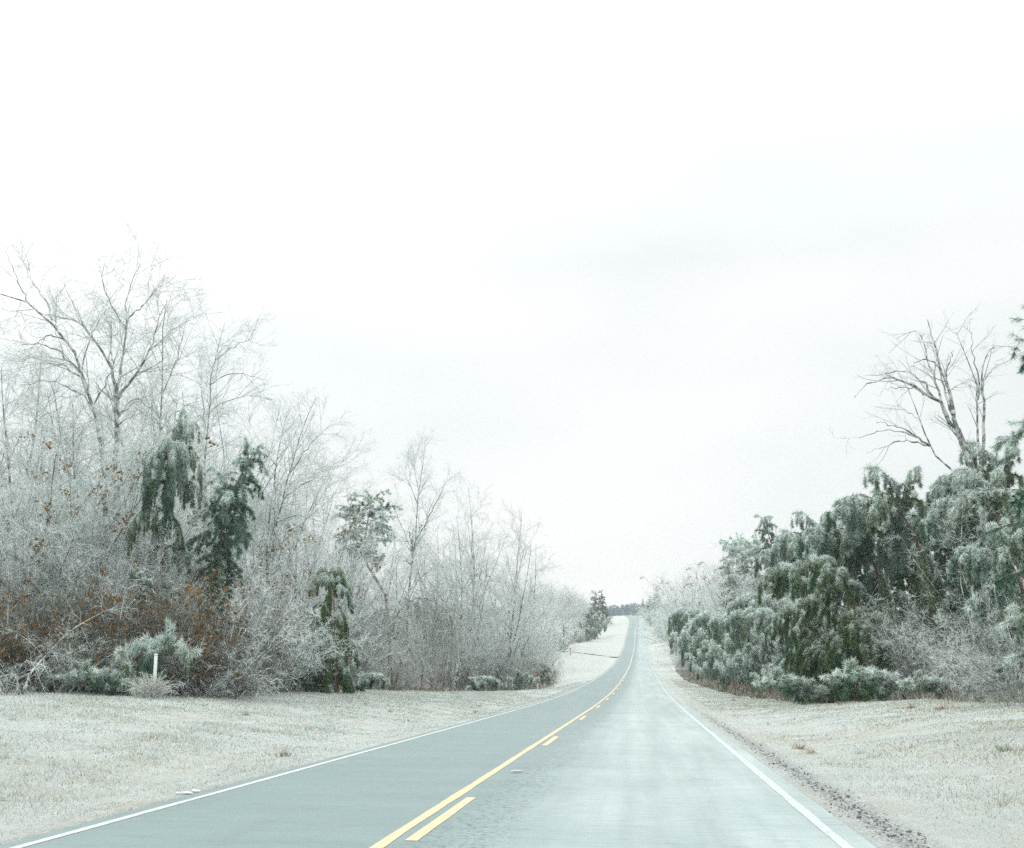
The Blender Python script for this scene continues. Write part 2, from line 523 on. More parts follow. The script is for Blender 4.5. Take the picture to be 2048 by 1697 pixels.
def spawn(P, R, rng, dens, t0, t1, ang, asd, lmin, lmax, rf=.6, taper=.45, up=0., maxn=None, flat=1.0):
    n, k, _ = P.shape
    Lt = np.linalg.norm(np.diff(P, axis=1), axis=2).sum(1)
    mm = np.maximum(rng.poisson(Lt * dens * (t1 - t0)), 1)
    ix = np.repeat(np.arange(n), mm)
    if maxn is not None and len(ix) > maxn:
        ix = np.sort(rng.choice(ix, maxn, replace=False))
    N = len(ix)
    tt = rng.uniform(t0, t1, N); f = tt * (k - 1); i = np.minimum(f.astype(int), k - 2); fr = f - i
    A, B = P[ix, i], P[ix, i + 1]
    pos = A + (B - A) * fr[:, None]; tan = unit(B - A)
    q = rng.normal(size=(N, 3)); q[:, 2] *= flat
    q = unit(q - tan * (q * tan).sum(1, keepdims=True))
    a = rng.normal(ang, asd, N)[:, None]
    D = tan * np.cos(a) + q * np.sin(a); D[:, 2] += up; D = unit(D)
    Ln = np.minimum(rng.uniform(lmin, lmax, N) * (1 - taper * tt), Lt[ix] * .85)
    rad = (R[ix, i] * (1 - fr) + R[ix, i + 1] * fr) * rf
    return pos, D, Ln, rad, ix

def mixcol(f, a=WOOD, b=ICE):
    f = np.clip(np.asarray(f), 0, 1)[:, None]
    return a * (1 - f) + b * f

def branch_out(limbs, rng, specs, twig, tint=(1, 1, 1), ice=.8):
    """limbs: list of (P, R); returns (trunk soup, crown soup)"""
    tr, cr = Soup(), Soup(); tint = np.array(tint)
    for P, R in limbs:
        tr.tubes(P[None], R[None], 7, (.1, .1, .1))
    P = np.stack([resample(p, 14) for p, r in limbs])
    R = np.stack([np.interp(np.linspace(0, 1, 14), np.linspace(0, 1, len(r)), r) for p, r in limbs])
    for sp in specs:
        S, D, Ln, rad, ix = spawn(P, R, rng, sp['d'], sp.get('t0', .15), 1.0, sp['a'], sp.get('as', .2), sp['l0'], sp['l1'], sp.get('rf', .5), sp.get('tp', .45), sp.get('up', 0), sp.get('max'), sp.get('flat', 1))
        rad = np.clip(rad, sp['r0'], sp['r1'])
        P = grow(S, D, Ln, sp['k'], sp['w'], sp['g'], rng)
        R = rad[:, None] * np.linspace(1, .4, sp['k'] + 1)
        cr.tubes(P, R, 3, mixcol(rng.normal(ice - sp.get('dk', 0), .14, len(P))) * tint)
    for tw in twig:
        S, D, Ln, rad, ix = spawn(P, R, rng, tw['d'], .1, 1.0, tw['a'], .3, tw['l0'], tw['l1'], 1, .3, tw.get('up', 0), tw.get('max'))
        c = mixcol(rng.normal(ice + .05, .16, len(S))) * tint
        cr.spikes(S, D, Ln, rng.uniform(tw['w'] * .7, tw['w'] * 1.3, len(S)), c, c, rng)
        P = np.stack([S, S + D * Ln[:, None]], 1); R = np.full((len(S), 2), .004)
    return tr, cr

TREE_SPECS = [dict(d=1.9, a=.75, l0=1.6, l1=4.0, k=6, w=.10, g=.015, r0=.013, r1=.036, t0=.12, dk=.22),
              dict(d=2.8, a=.65, l0=.7, l1=2.0, k=4, w=.12, g=-.02, r0=.008, r1=.016, dk=.12),
              dict(d=4.2, a=.65, l0=.3, l1=1.0, k=2, w=.14, g=-.06, r0=.005, r1=.008, max=5200)]
TREE_TWIG = [dict(d=6.5, a=.6, l0=.2, l1=.6, w=.012, max=21000), dict(d=6.0, a=.6, l0=.12, l1=.36, w=.010, max=26000)]

SPARSE_SPECS = [dict(d=1.3, a=.7, l0=.9, l1=2.6, k=6, w=.10, g=.02, r0=.012, r1=.03, t0=.2, dk=.30),
                dict(d=2.4, a=.65, l0=.5, l1=1.4, k=4, w=.12, g=0, r0=.007, r1=.013, dk=.15),
                dict(d=3.4, a=.65, l0=.25, l1=.7, k=2, w=.14, g=-.04, r0=.005, r1=.007, max=3000)]
SPARSE_TWIG = [dict(d=5, a=.6, l0=.15, l1=.45, w=.010, max=9000), dict(d=4, a=.6, l0=.1, l1=.25, w=.009, max=7000)]

def px_limbs(lims, Y, rng, zbase=None):
    out = []
    for pts, r0, r1, off in lims:
        n = len(pts)
        W = []
        for i, (px, py) in enumerate(pts):
            W.append(at(px, py, Y + off * (i / (n - 1)) ** 1.3 if n > 1 else Y))
        W = np.array(W)
        Q = resample(W, 14)
        Q[1:-1] += rng.normal(0, .035, Q[1:-1].shape)
        out.append((Q, np.linspace(r0 * .62, r1 * .6, 14)))
    return out

def hero_tree(name, label, lims, Y, seed, specs=TREE_SPECS, twig=TREE_TWIG, tint=(1, 1, 1), ice=.8, bark=None, group=None):
    rng = np.random.default_rng(seed)
    L_ = px_limbs(lims, Y, rng)
    b0 = L_[0][0][0].copy(); g = float(H(b0[0], b0[1]))
    # root the first limb in the ground
    L_[0][0][0][2] = g - .15
    tr, cr = branch_out(L_, rng, specs, twig, tint, ice)
    base = np.array([b0[0], b0[1], g])
    for s in (tr, cr):
        s.V = [v - base.astype(np.float32) for v in s.V]
    root = empty(name, base)
    tag(root, label, 'tree', group)
    obj('trunk', tr.mesh('trunk', bark or M_BARK, True), root)
    obj('crown', cr.mesh('crown', M_TWIG), root)
    return root

def auto_limbs(rng, h, r, forks=2, lean=(0, 0), fork_t=.4, spread=.35, lowt=.0):
    S = np.zeros((1, 3)); S[0, 2] = -.15
    D = unit(np.array([[lean[0], lean[1], 1.0]]))
    P = grow(S, D, np.array([h]), 13, .045, .03, rng)[0]
    out = [(P, np.linspace(r, r * .12, 14))]
    for i in range(forks):
        tt = rng.uniform(fork_t - .15, fork_t + .2); j = int(tt * 13)
        az = rng.uniform(0, 2 * math.pi)
        d = unit(np.array([[math.cos(az) * spread * 1.6, math.sin(az) * spread * 1.6, 1.0]]))
        q = grow(P[j][None], d, np.array([h * (1 - tt) * rng.uniform(.75, 1.0)]), 13, .06, .025, rng)[0]
        out.append((q, np.linspace(r * .55, r * .1, 14)))
    return out

PROTO = {}
def proto_parts(key, parts):
    PROTO[key] = parts                      # list of (part name, mesh, kind)
    # top height for scaling
    zs = []
    for pn, me, kd in parts:
        a_ = np.empty(len(me.vertices) * 3, np.float32); me.vertices.foreach_get('co', a_)
        zs.append(np.percentile(a_[2::3], 99.7))
    PROTO_H[key] = max(zs)
PROTO_H = {}

def put(key, name, label, cat, px, Y, top=None, rot=0.0, scale=None, group=None, X=None, sink=.05, sxy=1.0, tilt=0.0):
    """a copy of a prototype rooted on the ground; its height is given by the photo row its top reaches"""
    if X is None: X = at(px, 1330, Y)[0]
    z = float(H(X, Y))
    if scale is None:
        px_ = px if px is not None else None
        d = np.array([X, Y, 0]) - np.array([0, 0, CAM_H])
        # height at which the sight line of row `top` passes this spot
        cs = np.linalg.inv(CAMR) @ np.array([X, Y, 0.0]); up = np.linalg.inv(CAMR) @ np.array([0, 0, 1.0])
        v = -(top - PPY) / F_PX
        # (cs.y + h*up.y)/-(cs.z + h*up.z) = v
        h = (-v * cs[2] - cs[1]) / (up[1] + v * up[2])
        scale = (h + CAM_H - z) / PROTO_H[key]
    root = empty(name, (X, Y, z - sink))
    root.rotation_euler = (0, tilt, rot)
    root.scale = (scale * sxy, scale * sxy, scale)
    tag(root, label, cat, group)
    for pn, me, kd in PROTO[key]:
        o = obj(pn, me, root)
        if kd: o['kind'] = kd
    return root

# --- prototypes: bare trees
for key, seed, h, r, forks, ft, spr in (('bare_a', 11, 15, .20, 3, .35, .35), ('bare_b', 12, 15, .17, 2, .5, .25), ('bare_c', 13, 14, .16, 4, .25, .4), ('bare_d', 14, 13, .15, 3, .2, .45)):
    rng = np.random.default_rng(seed)
    tr, cr = branch_out(auto_limbs(rng, h, r * .65, forks, (rng.normal(0, .06), rng.normal(0, .06)), ft, spr), rng, TREE_SPECS, TREE_TWIG, (1, 1, 1), .74)
    proto_parts(key, [('trunk', tr.mesh('trunk', M_BARK, True), None), ('crown', cr.mesh('crown', M_TWIG), None)])

# --- prototypes: thicket shrubs
def leaves(P, rng, n, size, cols):
    """curled dead leaves hanging on branch points"""
    s = Soup()
    k = P.shape[1]
    # leaves hang in clumps
    nc = max(6, n // 14)
    ci = rng.integers(0, len(P), nc)
    cpos = P[ci, rng.integers(1, k, nc)]
    S = np.repeat(cpos, n // nc, 0); S = S + rng.normal(0, .16, S.shape)
    N = len(S)
    D = unit(rng.normal(size=(N, 3)) + np.array([0, 0, -.9]))
    q = unit(np.cross(D, rng.normal(size=(N, 3))))
    w = np.cross(D, q)
    Ln = rng.uniform(size * .7, size * 1.4, (N, 1))
    V = np.stack([S, S + D * Ln * .5 + q * Ln * .32 + w * Ln * .1, S + D * Ln, S + D * Ln * .5 - q * Ln * .32 + w * Ln * .1], 1)
    F = np.concatenate([np.arange(N)[:, None] * 4 + np.array([0, 1, 2]), np.arange(N)[:, None] * 4 + np.array([0, 2, 3])])
    c = cols[rng.integers(0, len(cols), N)] * rng.uniform(.7, 1.3, (N, 1))
    s.add(V, F, np.repeat(c, 4, 0))
    return s

ORANGE = np.array([[.26, .14, .038], [.18, .10, .03], [.33, .185, .045], [.12, .07, .03]])
def shrub(rng, stems, rad, h, arch, specs, twig, tint, ice, wide=.5, sidez=.0):
    az = rng.uniform(0, 2 * math.pi, stems)
    S = np.stack([np.cos(az) * rad * rng.random(stems) * .6, np.sin(az) * rad * rng.random(stems) * .6, np.full(stems, -.1)], 1)
    az2 = az + rng.normal(0, .6, stems)
    sl = rng.uniform(.15, wide, stems)
    D = unit(np.stack([np.cos(az2) * sl, np.sin(az2) * sl, np.ones(stems)], 1))
    Ln = h * rng.uniform(.65, 1.25, stems)
    P = grow(S, D, Ln, 9, .08, arch, rng)
    tr, cr = Soup(), Soup()
    R = rng.uniform(.014, .035, stems)[:, None] * np.linspace(1, .3, 10)
    tr.tubes(P, R, 4, (.1, .1, .1))
    tint = np.array(tint)
    def iced(Q):  # sheltered twigs get less ice, exaggerated to paint shade inside the shrub
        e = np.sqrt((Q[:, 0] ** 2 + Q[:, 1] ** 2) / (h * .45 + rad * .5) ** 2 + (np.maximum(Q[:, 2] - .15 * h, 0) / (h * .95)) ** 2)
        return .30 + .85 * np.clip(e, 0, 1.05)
    for sp in specs:
        Sx, Dx, Lx, rx, ix = spawn(P, R, rng, sp['d'], sp.get('t0', .1), 1, sp['a'], sp.get('as', .25), sp['l0'], sp['l1'], .5, .3, sp.get('up', 0), sp.get('max'))
        rx = np.clip(rx, sp['r0'], sp['r1'])
        P = grow(Sx, Dx, Lx, sp['k'], sp['w'], sp['g'], rng)
        R = rx[:, None] * np.linspace(1, .4, sp['k'] + 1)
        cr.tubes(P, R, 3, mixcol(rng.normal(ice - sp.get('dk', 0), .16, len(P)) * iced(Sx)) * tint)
    Pl = P
    for tw in twig:
        Sx, Dx, Lx, rx, ix = spawn(P, R, rng, tw['d'], .05, 1, tw['a'], .35, tw['l0'], tw['l1'], 1, .2, tw.get('up', 0), tw.get('max'))
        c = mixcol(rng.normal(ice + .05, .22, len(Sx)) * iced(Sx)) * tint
        cr.spikes(Sx, Dx, Lx, rng.uniform(tw['w'] * .7, tw['w'] * 1.3, len(Sx)), c, c, rng)
        P = np.stack([Sx, Sx + Dx * Lx[:, None]], 1); R = np.full((len(Sx), 2), .004)
    return tr, cr, Pl

SH_SPECS = [dict(d=3.4, a=.8, l0=.5, l1=1.6, k=5, w=.14, g=-.02, r0=.006, r1=.014, dk=.15),
            dict(d=5.0, a=.75, l0=.25, l1=.8, k=3, w=.16, g=-.04, r0=.004, r1=.007, max=4200)]
SH_TWIG = [dict(d=8.0, a=.7, l0=.12, l1=.42, w=.012, max=19000), dict(d=7.0, a=.7, l0=.08, l1=.24, w=.010, max=22000)]
SH_SPARSE = [dict(d=2.2, a=.8, l0=.5, l1=1.6, k=5, w=.14, g=-.02, r0=.006, r1=.014, dk=.15),
             dict(d=4.0, a=.75, l0=.25, l1=.8, k=3, w=.16, g=-.04, r0=.005, r1=.008, max=2600)]
for key, seed, stems, rad, h, arch, wide, tint, ice, nl in (
        ('shrub_round', 21, 20, 1.4, 4.0, -.05, .7, (1, 1, 1), .80, 0),
        ('shrub_leafy', 22, 18, 1.2, 4.0, -.03, .6, (1, .99, .96), .18, 900),
        ('shrub_tall', 23, 16, 1.0, 7.5, -.015, .4, (1, 1, 1), .60, 0),
        ('shrub_tall_leafy', 24, 16, 1.0, 7.0, -.02, .45, (1, .99, .96), .50, 900),
        ('shrub_arching', 25, 16, 1.2, 4.2, -.13, .9, (1, 1, 1), .84, 0),
        ('shrub_sparse', 28, 9, 1.2, 3.6, -.11, .9, (1, 1, 1), .95, 0),
        ('shrub_icy_tall', 29, 18, 1.3, 8.5, -.02, .5, (1, 1, 1), .88, 250),
        ('shrub_brown', 27, 18, 1.2, 4.4, -.08, .9, (1, .99, .96), .56, 0),
        ('shrub_dark', 26, 20, 1.3, 3.6, -.05, .7, (.95, .93, .82), .04, 800)):  # twigs kept nearly iceless so their dark colour paints the thicket's inner shade
    rng = np.random.default_rng(seed)
    tr, cr, Pl = shrub(rng, stems, rad, h, arch, SH_SPARSE if key == 'shrub_sparse' else SH_SPECS, [dict(d=4, a=.7, l0=.15, l1=.4, w=.013, max=5000)] if key == 'shrub_sparse' else SH_TWIG, tint, ice, wide)
    parts = [('stems', tr.mesh('stems', M_BARK, True), None), ('crown', cr.mesh('crown', M_TWIG), None)]
    if nl:
        parts.append(('dead_leaves', leaves(Pl, rng, nl, .14, ORANGE).mesh('dead_leaves', M_LEAF), 'stuff'))
    proto_parts(key, parts)

# --- prototypes: pines
GREEN = np.array([.028, .128, .060]); GREEN2 = np.array([.095, .160, .026]); FROST = np.array([.80, .90, .85])
def pine(rng, trunk, R, nb, t0, t1, blen, elev, grav, sub_d=3.4, tuft_d=18, nn=17, nl=.21, nw=.026, frost=.35, bias=None, biasw=0., hang=.35, yellow=.25, lens_t=None, subl=(.25, .6), maxtuft=4200, sub_g=None, cover=.26, esd=.22):
    tr, cr = Soup(), Soup()
    tr.tubes(trunk[None], R[None], 7, (.1, .1, .1))
    tt = np.sort(rng.uniform(t0, t1, nb))
    k = len(trunk); f = tt * (k - 1); i = np.minimum(f.astype(int), k - 2)
    S = trunk[i] + (trunk[i + 1] - trunk[i]) * (f - i)[:, None]
    az = np.arange(nb) * 2.39996 + rng.normal(0, .5, nb)
    h = np.stack([np.cos(az), np.sin(az), 0 * az], 1)
    if bias is not None: h = unit(h + np.array(bias) * biasw)
    e = rng.normal(elev, esd, nb)
    D = h * np.cos(e)[:, None]; D[:, 2] += np.sin(e)
    un = (tt - t0) / (t1 - t0)
    Ln = blen * (lens_t(un) if lens_t is not None else (1 - .55 * un)) * rng.uniform(.7, 1.2, nb)
    P = grow(S, D, Ln, 8, .07, grav, rng)
    Rb = np.clip(R[i] * .35, .012, .045)[:, None] * np.linspace(1, .3, 9)
    tr.tubes(P, Rb, 4, (.1, .1, .1))
    S2, D2, L2, r2, ix = spawn(P, Rb, rng, sub_d, .2, 1, .8, .25, subl[0], subl[1], .5, .2)
    P2 = grow(S2, D2, L2, 8, .07, grav * .9 if sub_g is None else sub_g, rng)
    R2 = np.clip(r2, .006, .012)[:, None] * np.linspace(1, .4, 9)
    tr.tubes(P2[:, ::2], R2[:, ::2], 3, (.1, .1, .1))
    bo = np.concatenate([np.arange(nb), ix])
    allP = np.concatenate([P, P2]); allR = np.concatenate([Rb, R2])
    S3, D3, L3, r3, i3 = spawn(allP, allR, rng, tuft_d, .12, 1, .5, .3, .1, .2, 1, 0, 0, maxtuft)
    bough = bo[i3]
    N = len(S3)
    # ice on tufts with little above them, heightened to paint lit tops, shaded undersides
    ci = np.floor(S3[:, 0] / .38).astype(int) + 200; cj = np.floor(S3[:, 1] / .38).astype(int) + 200
    ck = np.clip(ci, 0, 399) * 400 + np.clip(cj, 0, 399)
    zt = np.full(160000, -9.); np.maximum.at(zt, ck, S3[:, 2])
    ex = np.exp(-(zt[ck] - S3[:, 2]) / cover)
    bf = rng.normal(0, .08, nb)[bough] + rng.normal(0, .08, N) + 1.25 * ex - .22
    by = (rng.random(nb) < yellow)[bough].astype(float)
    S4 = np.repeat(S3, nn, 0); T4 = np.repeat(D3, nn, 0)
    n4 = len(S4)
    D4 = unit(T4 * .75 + rng.normal(0, .55, (n4, 3)) + np.array([0, 0, -hang]))
    Ln4 = rng.uniform(nl * .65, nl * 1.2, n4)
    f0 = np.repeat(bf, nn) + rng.normal(frost, .10, n4) - .12 + .22 * np.clip(D4[:, 2] * 1.5 + .3, 0, 1)
    g = np.repeat(by, nn)[:, None] * .7; g = GREEN * (1 - g) + GREEN2 * g
    cb = g * (1 - np.clip(f0 * .62, 0, 1)[:, None]) + FROST * np.clip(f0 * .62, 0, 1)[:, None]
    ft = np.clip(f0 * 1.1 + .16, .03, 1)[:, None]
    ct = g * (1 - ft) + FROST * ft
    cr.spikes(S4, D4, Ln4, rng.uniform(nw * .7, nw * 1.3, n4), cb, ct, rng)
    return tr, cr

def arc_trunk(rng, length, a0, a1, p, n=16, wob=4.0):
    """trunk that rises and bows over towards +X under its ice: angles from the vertical, in degrees"""
    P = [np.array([0, 0, -.1])]
    side = 0
    for i in range(n - 1):
        th = math.radians(a0 + (a1 - a0) * (i / (n - 2)) ** p + rng.normal(0, wob))
        side += rng.normal(0, .05)
        P.append(P[-1] + np.array([math.sin(th), side, math.cos(th)]) * length / (n - 1))
    return np.array(P)

def add_pine(key, seed, trunk, r, **kw):
    rng = np.random.default_rng(seed)
    R = np.linspace(r, r * .2, len(trunk))
    tr, cr = pine(rng, trunk, R, **kw)
    proto_parts(key, [('trunk', tr.mesh('trunk', M_PBARK, True), None), ('crown', cr.mesh('crown', M_NEEDLE), None)])

rr = np.random.default_rng(77)
def straight(h, lean=.03, n=16):
    return grow(np.array([[0, 0, -.1]]), unit(np.array([[lean, 0, 1.]])), np.array([h]), n - 1, .035, .02, rr)[0]
SIN = lambda u: .55 + .5 * np.sin(u * 3.1)
add_pine('pine_upright', 31, arc_trunk(rr, 13, 2, 22, 4), .13, nb=90, t0=.36, t1=.99, blen=1.9, elev=.35, esd=.5, grav=-.17, frost=.46, hang=.3, sub_d=4.2, nl=.24, nw=.024, nn=20, maxtuft=5200)
add_pine('pine_clumpy', 39, arc_trunk(rr, 12.5, 2, 30, 4), .13, nb=84, t0=.34, t1=.99, blen=1.8, elev=.35, esd=.6, grav=-.20, frost=.36, hang=.35, sub_d=4.2, nl=.24, nw=.024, nn=20, yellow=.1, lens_t=SIN, maxtuft=6000)
add_pine('pine_round', 32, straight(12), .15, nb=76, t0=.5, t1=.99, blen=2.0, elev=.45, esd=.5, grav=-.07, frost=.70, cover=.9, hang=.1, sub_d=4.5, nl=.22, nw=.028, yellow=.5, lens_t=SIN, maxtuft=6400)
add_pine('pine_cone', 33, straight(11, .0), .14, nb=90, t0=.12, t1=1.0, blen=2.6, elev=.15, grav=-.06, frost=.34, hang=.15, lens_t=lambda u: 1.05 - .9 * u, maxtuft=4400)
add_pine('pine_weeping', 34, arc_trunk(rr, 11.0, 2, 145, 4.0), .13, nb=36, t0=.28, t1=1.0, blen=2.5, elev=.95, esd=.4, grav=-.38, frost=.40, hang=.55, sub_d=8, subl=(.4, 1.1), sub_g=-.7, lens_t=SIN, nw=.030, nl=.24, maxtuft=8200)
add_pine('pine_weeping_dark', 35, arc_trunk(rr, 9.0, 2, 110, 4.5), .12, nb=40, t0=.08, t1=1.0, blen=2.1, elev=.85, esd=.4, grav=-.38, frost=.10, hang=.45, yellow=.65, sub_d=8, subl=(.35, .9), sub_g=-.7, lens_t=lambda u: .9 + .25 * np.sin(u * 3.1), nw=.030, nl=.24, maxtuft=8200)
add_pine('pine_arched', 36, arc_trunk(rr, 6.5, 4, 178, 1.7), .06, nb=24, t0=.15, t1=1.0, blen=1.5, elev=.8, esd=.4, grav=-.40, frost=.42, hang=.55, sub_d=9, subl=(.3, .75), sub_g=-.7, lens_t=lambda u: 1 - .35 * u, nw=.028, maxtuft=6200)
add_pine('pine_arched_wide', 37, arc_trunk(rr, 8.0, 5, 150, 2.2), .08, nb=24, t0=.12, t1=1.0, blen=2.3, elev=.95, esd=.4, grav=-.38, frost=.42, hang=.55, sub_d=9, subl=(.35, .95), sub_g=-.7, lens_t=lambda u: 1 - .3 * u, nw=.030, nl=.24, maxtuft=7600)
add_pine('cedar', 42, straight(6.5, .02), .10, nb=90, t0=.04, t1=1.0, blen=1.6, elev=.5, esd=.4, grav=-.08, frost=-.05, hang=.1, yellow=.5, sub_d=4.5, subl=(.2, .6), nl=.14, nw=.030, lens_t=lambda u: 1.1 - .75 * u, maxtuft=5200)
add_pine('pine_low', 38, arc_trunk(rr, 3.2, 12, 165, 1.3), .05, nb=50, t0=.08, t1=1.0, blen=.85, elev=.6, esd=.35, grav=-.28, frost=.16, hang=.4, sub_d=4.4, subl=(.2, .45), maxtuft=4200)
add_pine('pine_clump', 40, arc_trunk(rr, 3.6, 25, 125, 1.0), .05, nb=30, t0=.2, t1=1.0, blen=.9, elev=.35, esd=.5, grav=-.12, frost=.20, hang=.25, subl=(.2, .45), nl=.24, nw=.022, sub_d=4.4, maxtuft=3200)
add_pine('pine_near', 41, straight(12, -.02), .16, nb=80, t0=.2, t1=1.0, blen=3.3, elev=.3, esd=.35, grav=-.10, frost=.34, hang=.3, sub_d=2.6, subl=(.3, .8), nl=.22, nw=.016, lens_t=lambda u: 1.1 - .7 * u, maxtuft=6500)

def G(label, group): return label, group
R_ = random.Random(4)
rot = lambda: R_.uniform(0, 6.28)

# ------------------------------------------------------------------ left side: the tall trees
hero_tree('bare_tree', 'tall ice coated bare tree bowing left over the far left edge, limbs arching down', [
    ([(222, 1400), (214, 1000), (206, 900), (186, 812), (164, 747), (140, 690), (104, 640), (58, 606), (-10, 585)], .27, .04, -1.5),
    ([(164, 747), (148, 735), (120, 702), (78, 686), (35, 693)], .09, .02, -2.5),
    ([(158, 752), (128, 730), (90, 727), (40, 735)], .08, .02, 2),
    ([(186, 812), (150, 780), (100, 760), (40, 770)], .07, .02, 1),
    ([(140, 690), (112, 668), (84, 676), (62, 702)], .06, .02, -2),
    ([(104, 640), (92, 600), (62, 560), (45, 520)], .06, .015, 1.5),
    ([(58, 606), (35, 560), (10, 500)], .05, .015, -1),
    ([(164, 747), (175, 690), (200, 640), (215, 600)], .06, .015, 2.5),
    ([(186, 812), (215, 760), (240, 700)], .06, .015, -2)], 43, 101)
hero_tree('bare_tree', 'tallest ice coated bare tree on the left, dark trunk forking three ways', [
    ([(226, 1400), (229, 1100), (232, 880), (233, 790)], .28, .19, 0),
    ([(233, 790), (226, 735), (206, 702), (180, 664), (150, 640), (90, 630)], .14, .03, -2),
    ([(233, 800), (243, 742), (252, 660), (256, 636), (250, 608), (266, 560), (282, 530)], .12, .02, 1.5),
    ([(256, 636), (285, 612), (318, 572), (335, 555)], .06, .015, 1),
    ([(234, 802), (262, 765), (290, 722), (303, 696), (312, 650), (334, 605)], .12, .02, -1.5),
    ([(236, 850), (262, 832), (284, 826)], .05, .02, -1),
    ([(236, 830), (262, 800), (292, 798), (312, 826)], .05, .02, 2),
    ([(252, 660), (225, 620), (205, 570), (208, 530)], .06, .015, -2),
    ([(226, 735), (222, 690), (222, 640)], .05, .015, 2),
    ([(303, 696), (345, 660), (380, 640)], .05, .015, 2)], 46, 102)
hero_tree('bare_tree', 'slimmer ice coated bare tree between the forked tree and the green pine, side limbs arching', [
    ([(318, 1400), (318, 1000), (318, 880), (320, 840), (326, 785), (322, 720), (326, 650), (334, 600)], .19, .03, 0),
    ([(318, 850), (300, 815), (272, 798), (250, 818)], .06, .02, -1.5),
    ([(322, 858), (342, 830), (388, 804)], .06, .02, 1),
    ([(320, 840), (305, 800), (286, 770), (266, 756)], .05, .015, 1.5),
    ([(326, 785), (346, 740), (362, 690), (374, 635)], .06, .015, -1.5),
    ([(324, 750), (302, 700), (290, 650), (292, 620)], .05, .015, 2),
    ([(310, 1000), (307, 880), (302, 800)], .08, .03, 1)], 49, 103)
hero_tree('bare_tree', 'ice coated bare tree rising behind the dark green pine, limbs sweeping right', [
    ([(412, 1400), (408, 1000), (412, 860), (421, 800), (418, 760), (430, 720), (440, 680), (450, 645)], .16, .02, 0),
    ([(430, 720), (452, 703), (480, 686), (512, 676)], .05, .015, -1.5),
    ([(419, 770), (462, 742), (530, 760)], .05, .015, 1.5),
    ([(412, 860), (403, 790), (398, 740)], .05, .02, 1),
    ([(412, 830), (450, 800), (510, 790), (545, 800)], .05, .015, -1)], 51, 104)
hero_tree('bare_tree', 'slender twin stemmed bare tree with straight poles at the brown leaved oak', [
    ([(522, 1390), (534, 1157), (556, 1044), (578, 950), (600, 874), (616, 829), (632, 795)], .17, .02, 0),
    ([(530, 1200), (540, 1025), (552, 931), (567, 855), (579, 812)], .12, .015, 1.5),
    ([(578, 950), (620, 890), (660, 850)], .05, .01, -1.5),
    ([(556, 1044), (600, 1030), (655, 1050)], .05, .015, -2),
    ([(566, 1000), (630, 950), (690, 930)], .05, .01, 2),
    ([(552, 931), (520, 880), (500, 850)], .04, .01, 1)], 54, 105)
hero_tree('bare_tree', 'tall bare tree with a V shaped fork behind the weeping arched sapling', [
    ([(812, 1395), (816, 1187), (823, 1138), (831, 1082), (834, 1006), (842, 968), (846, 931), (850, 885)], .22, .02, 0),
    ([(831, 1082), (850, 1050), (876, 999), (896, 958)], .12, .02, 1.5),
    ([(826, 1110), (820, 1075), (819, 1065)], .12, .08, -1),
    ([(834, 1006), (816, 962), (806, 942)], .05, .015, -1),
    ([(838, 985), (828, 942), (827, 900)], .05, .015, 1.5),
    ([(825, 1120), (806, 1051), (778, 1000)], .06, .015, -2),
    ([(822, 1180), (845, 1150), (872, 1130)], .07, .02, 1)], 80, 106)
# bare trees of the middle group, each told apart by where it rises
for px, Y, top, key, lb in (
        (905, 88, 985, 'bare_c', 'many stemmed bare tree just right of the V forked tree'),
        (955, 92, 962, 'bare_b', 'narrow upright bare tree with the highest tip of the middle group'),
        (1008, 98, 1000, 'bare_d', 'spreading bare tree at the sloping right end of the middle group'),
        (1068, 150, 1088, 'bare_a', 'small lone bare tree standing above the thicket before the distant woods'),
        (700, 70, 960, 'bare_b', 'bare tree behind the round frosted pine, fine twigs over its left side'),
        (455, 58, 735, 'bare_c', 'bare tree filling the gap right of the dark green pine'),
        (60, 40, 740, 'bare_d', 'bare tree of dense white twigs at the far left edge below the bowing limbs'),
        (130, 44, 800, 'bare_a', 'white twigged bare tree standing left of the forked trunk')):
    put(key, 'bare_tree', lb, 'tree', px, Y, top, rot(), group='bare trees on the left')
# trees deeper in the wood
lbl, grp = 'ice coated bare tree deeper in the left wood, lost among pale twigs', 'bare trees deep in the left wood'
for px, Y, top in ((20, 52, 700), (95, 56, 760), (170, 60, 720), (275, 62, 800), (365, 64, 780), (480, 66, 830), (600, 72, 900), (660, 76, 960), (745, 84, 1040), (870, 100, 1060), (925, 110, 1040), (985, 118, 1060), (1035, 128, 1110), (5, 47, 640), (45, 50, 800), (75, 46, 860), (115, 50, 700), (150, 52, 850), (190, 54, 860), (215, 50, 900), (250, 56, 720), (300, 54, 860), (330, 58, 740), (400, 60, 860), (430, 54, 900), (520, 60, 900), (560, 64, 960), (630, 66, 940), (700, 74, 1020), (780, 86, 1060), (840, 92, 1080), (890, 98, 1040)):
    put(R_.choice(['bare_a', 'bare_b', 'bare_c', 'bare_d']), 'bare_tree', lbl, 'tree', px, Y, top, rot(), group=grp, sxy=1.15)

# pines of the left wood
put('pine_weeping', 'pine_tree', 'green pine with a ragged drooping top between the slim bare tree and the dark pine', 'pine', 315, 40.5, 838, 5.0, group='pines in the left wood', sxy=.62)
put('pine_clumpy', 'pine_tree', 'darkest green pine on the left with clumped drooping crown', 'pine', 412, 39.5, 888, .5, group='pines in the left wood', sxy=1.0)
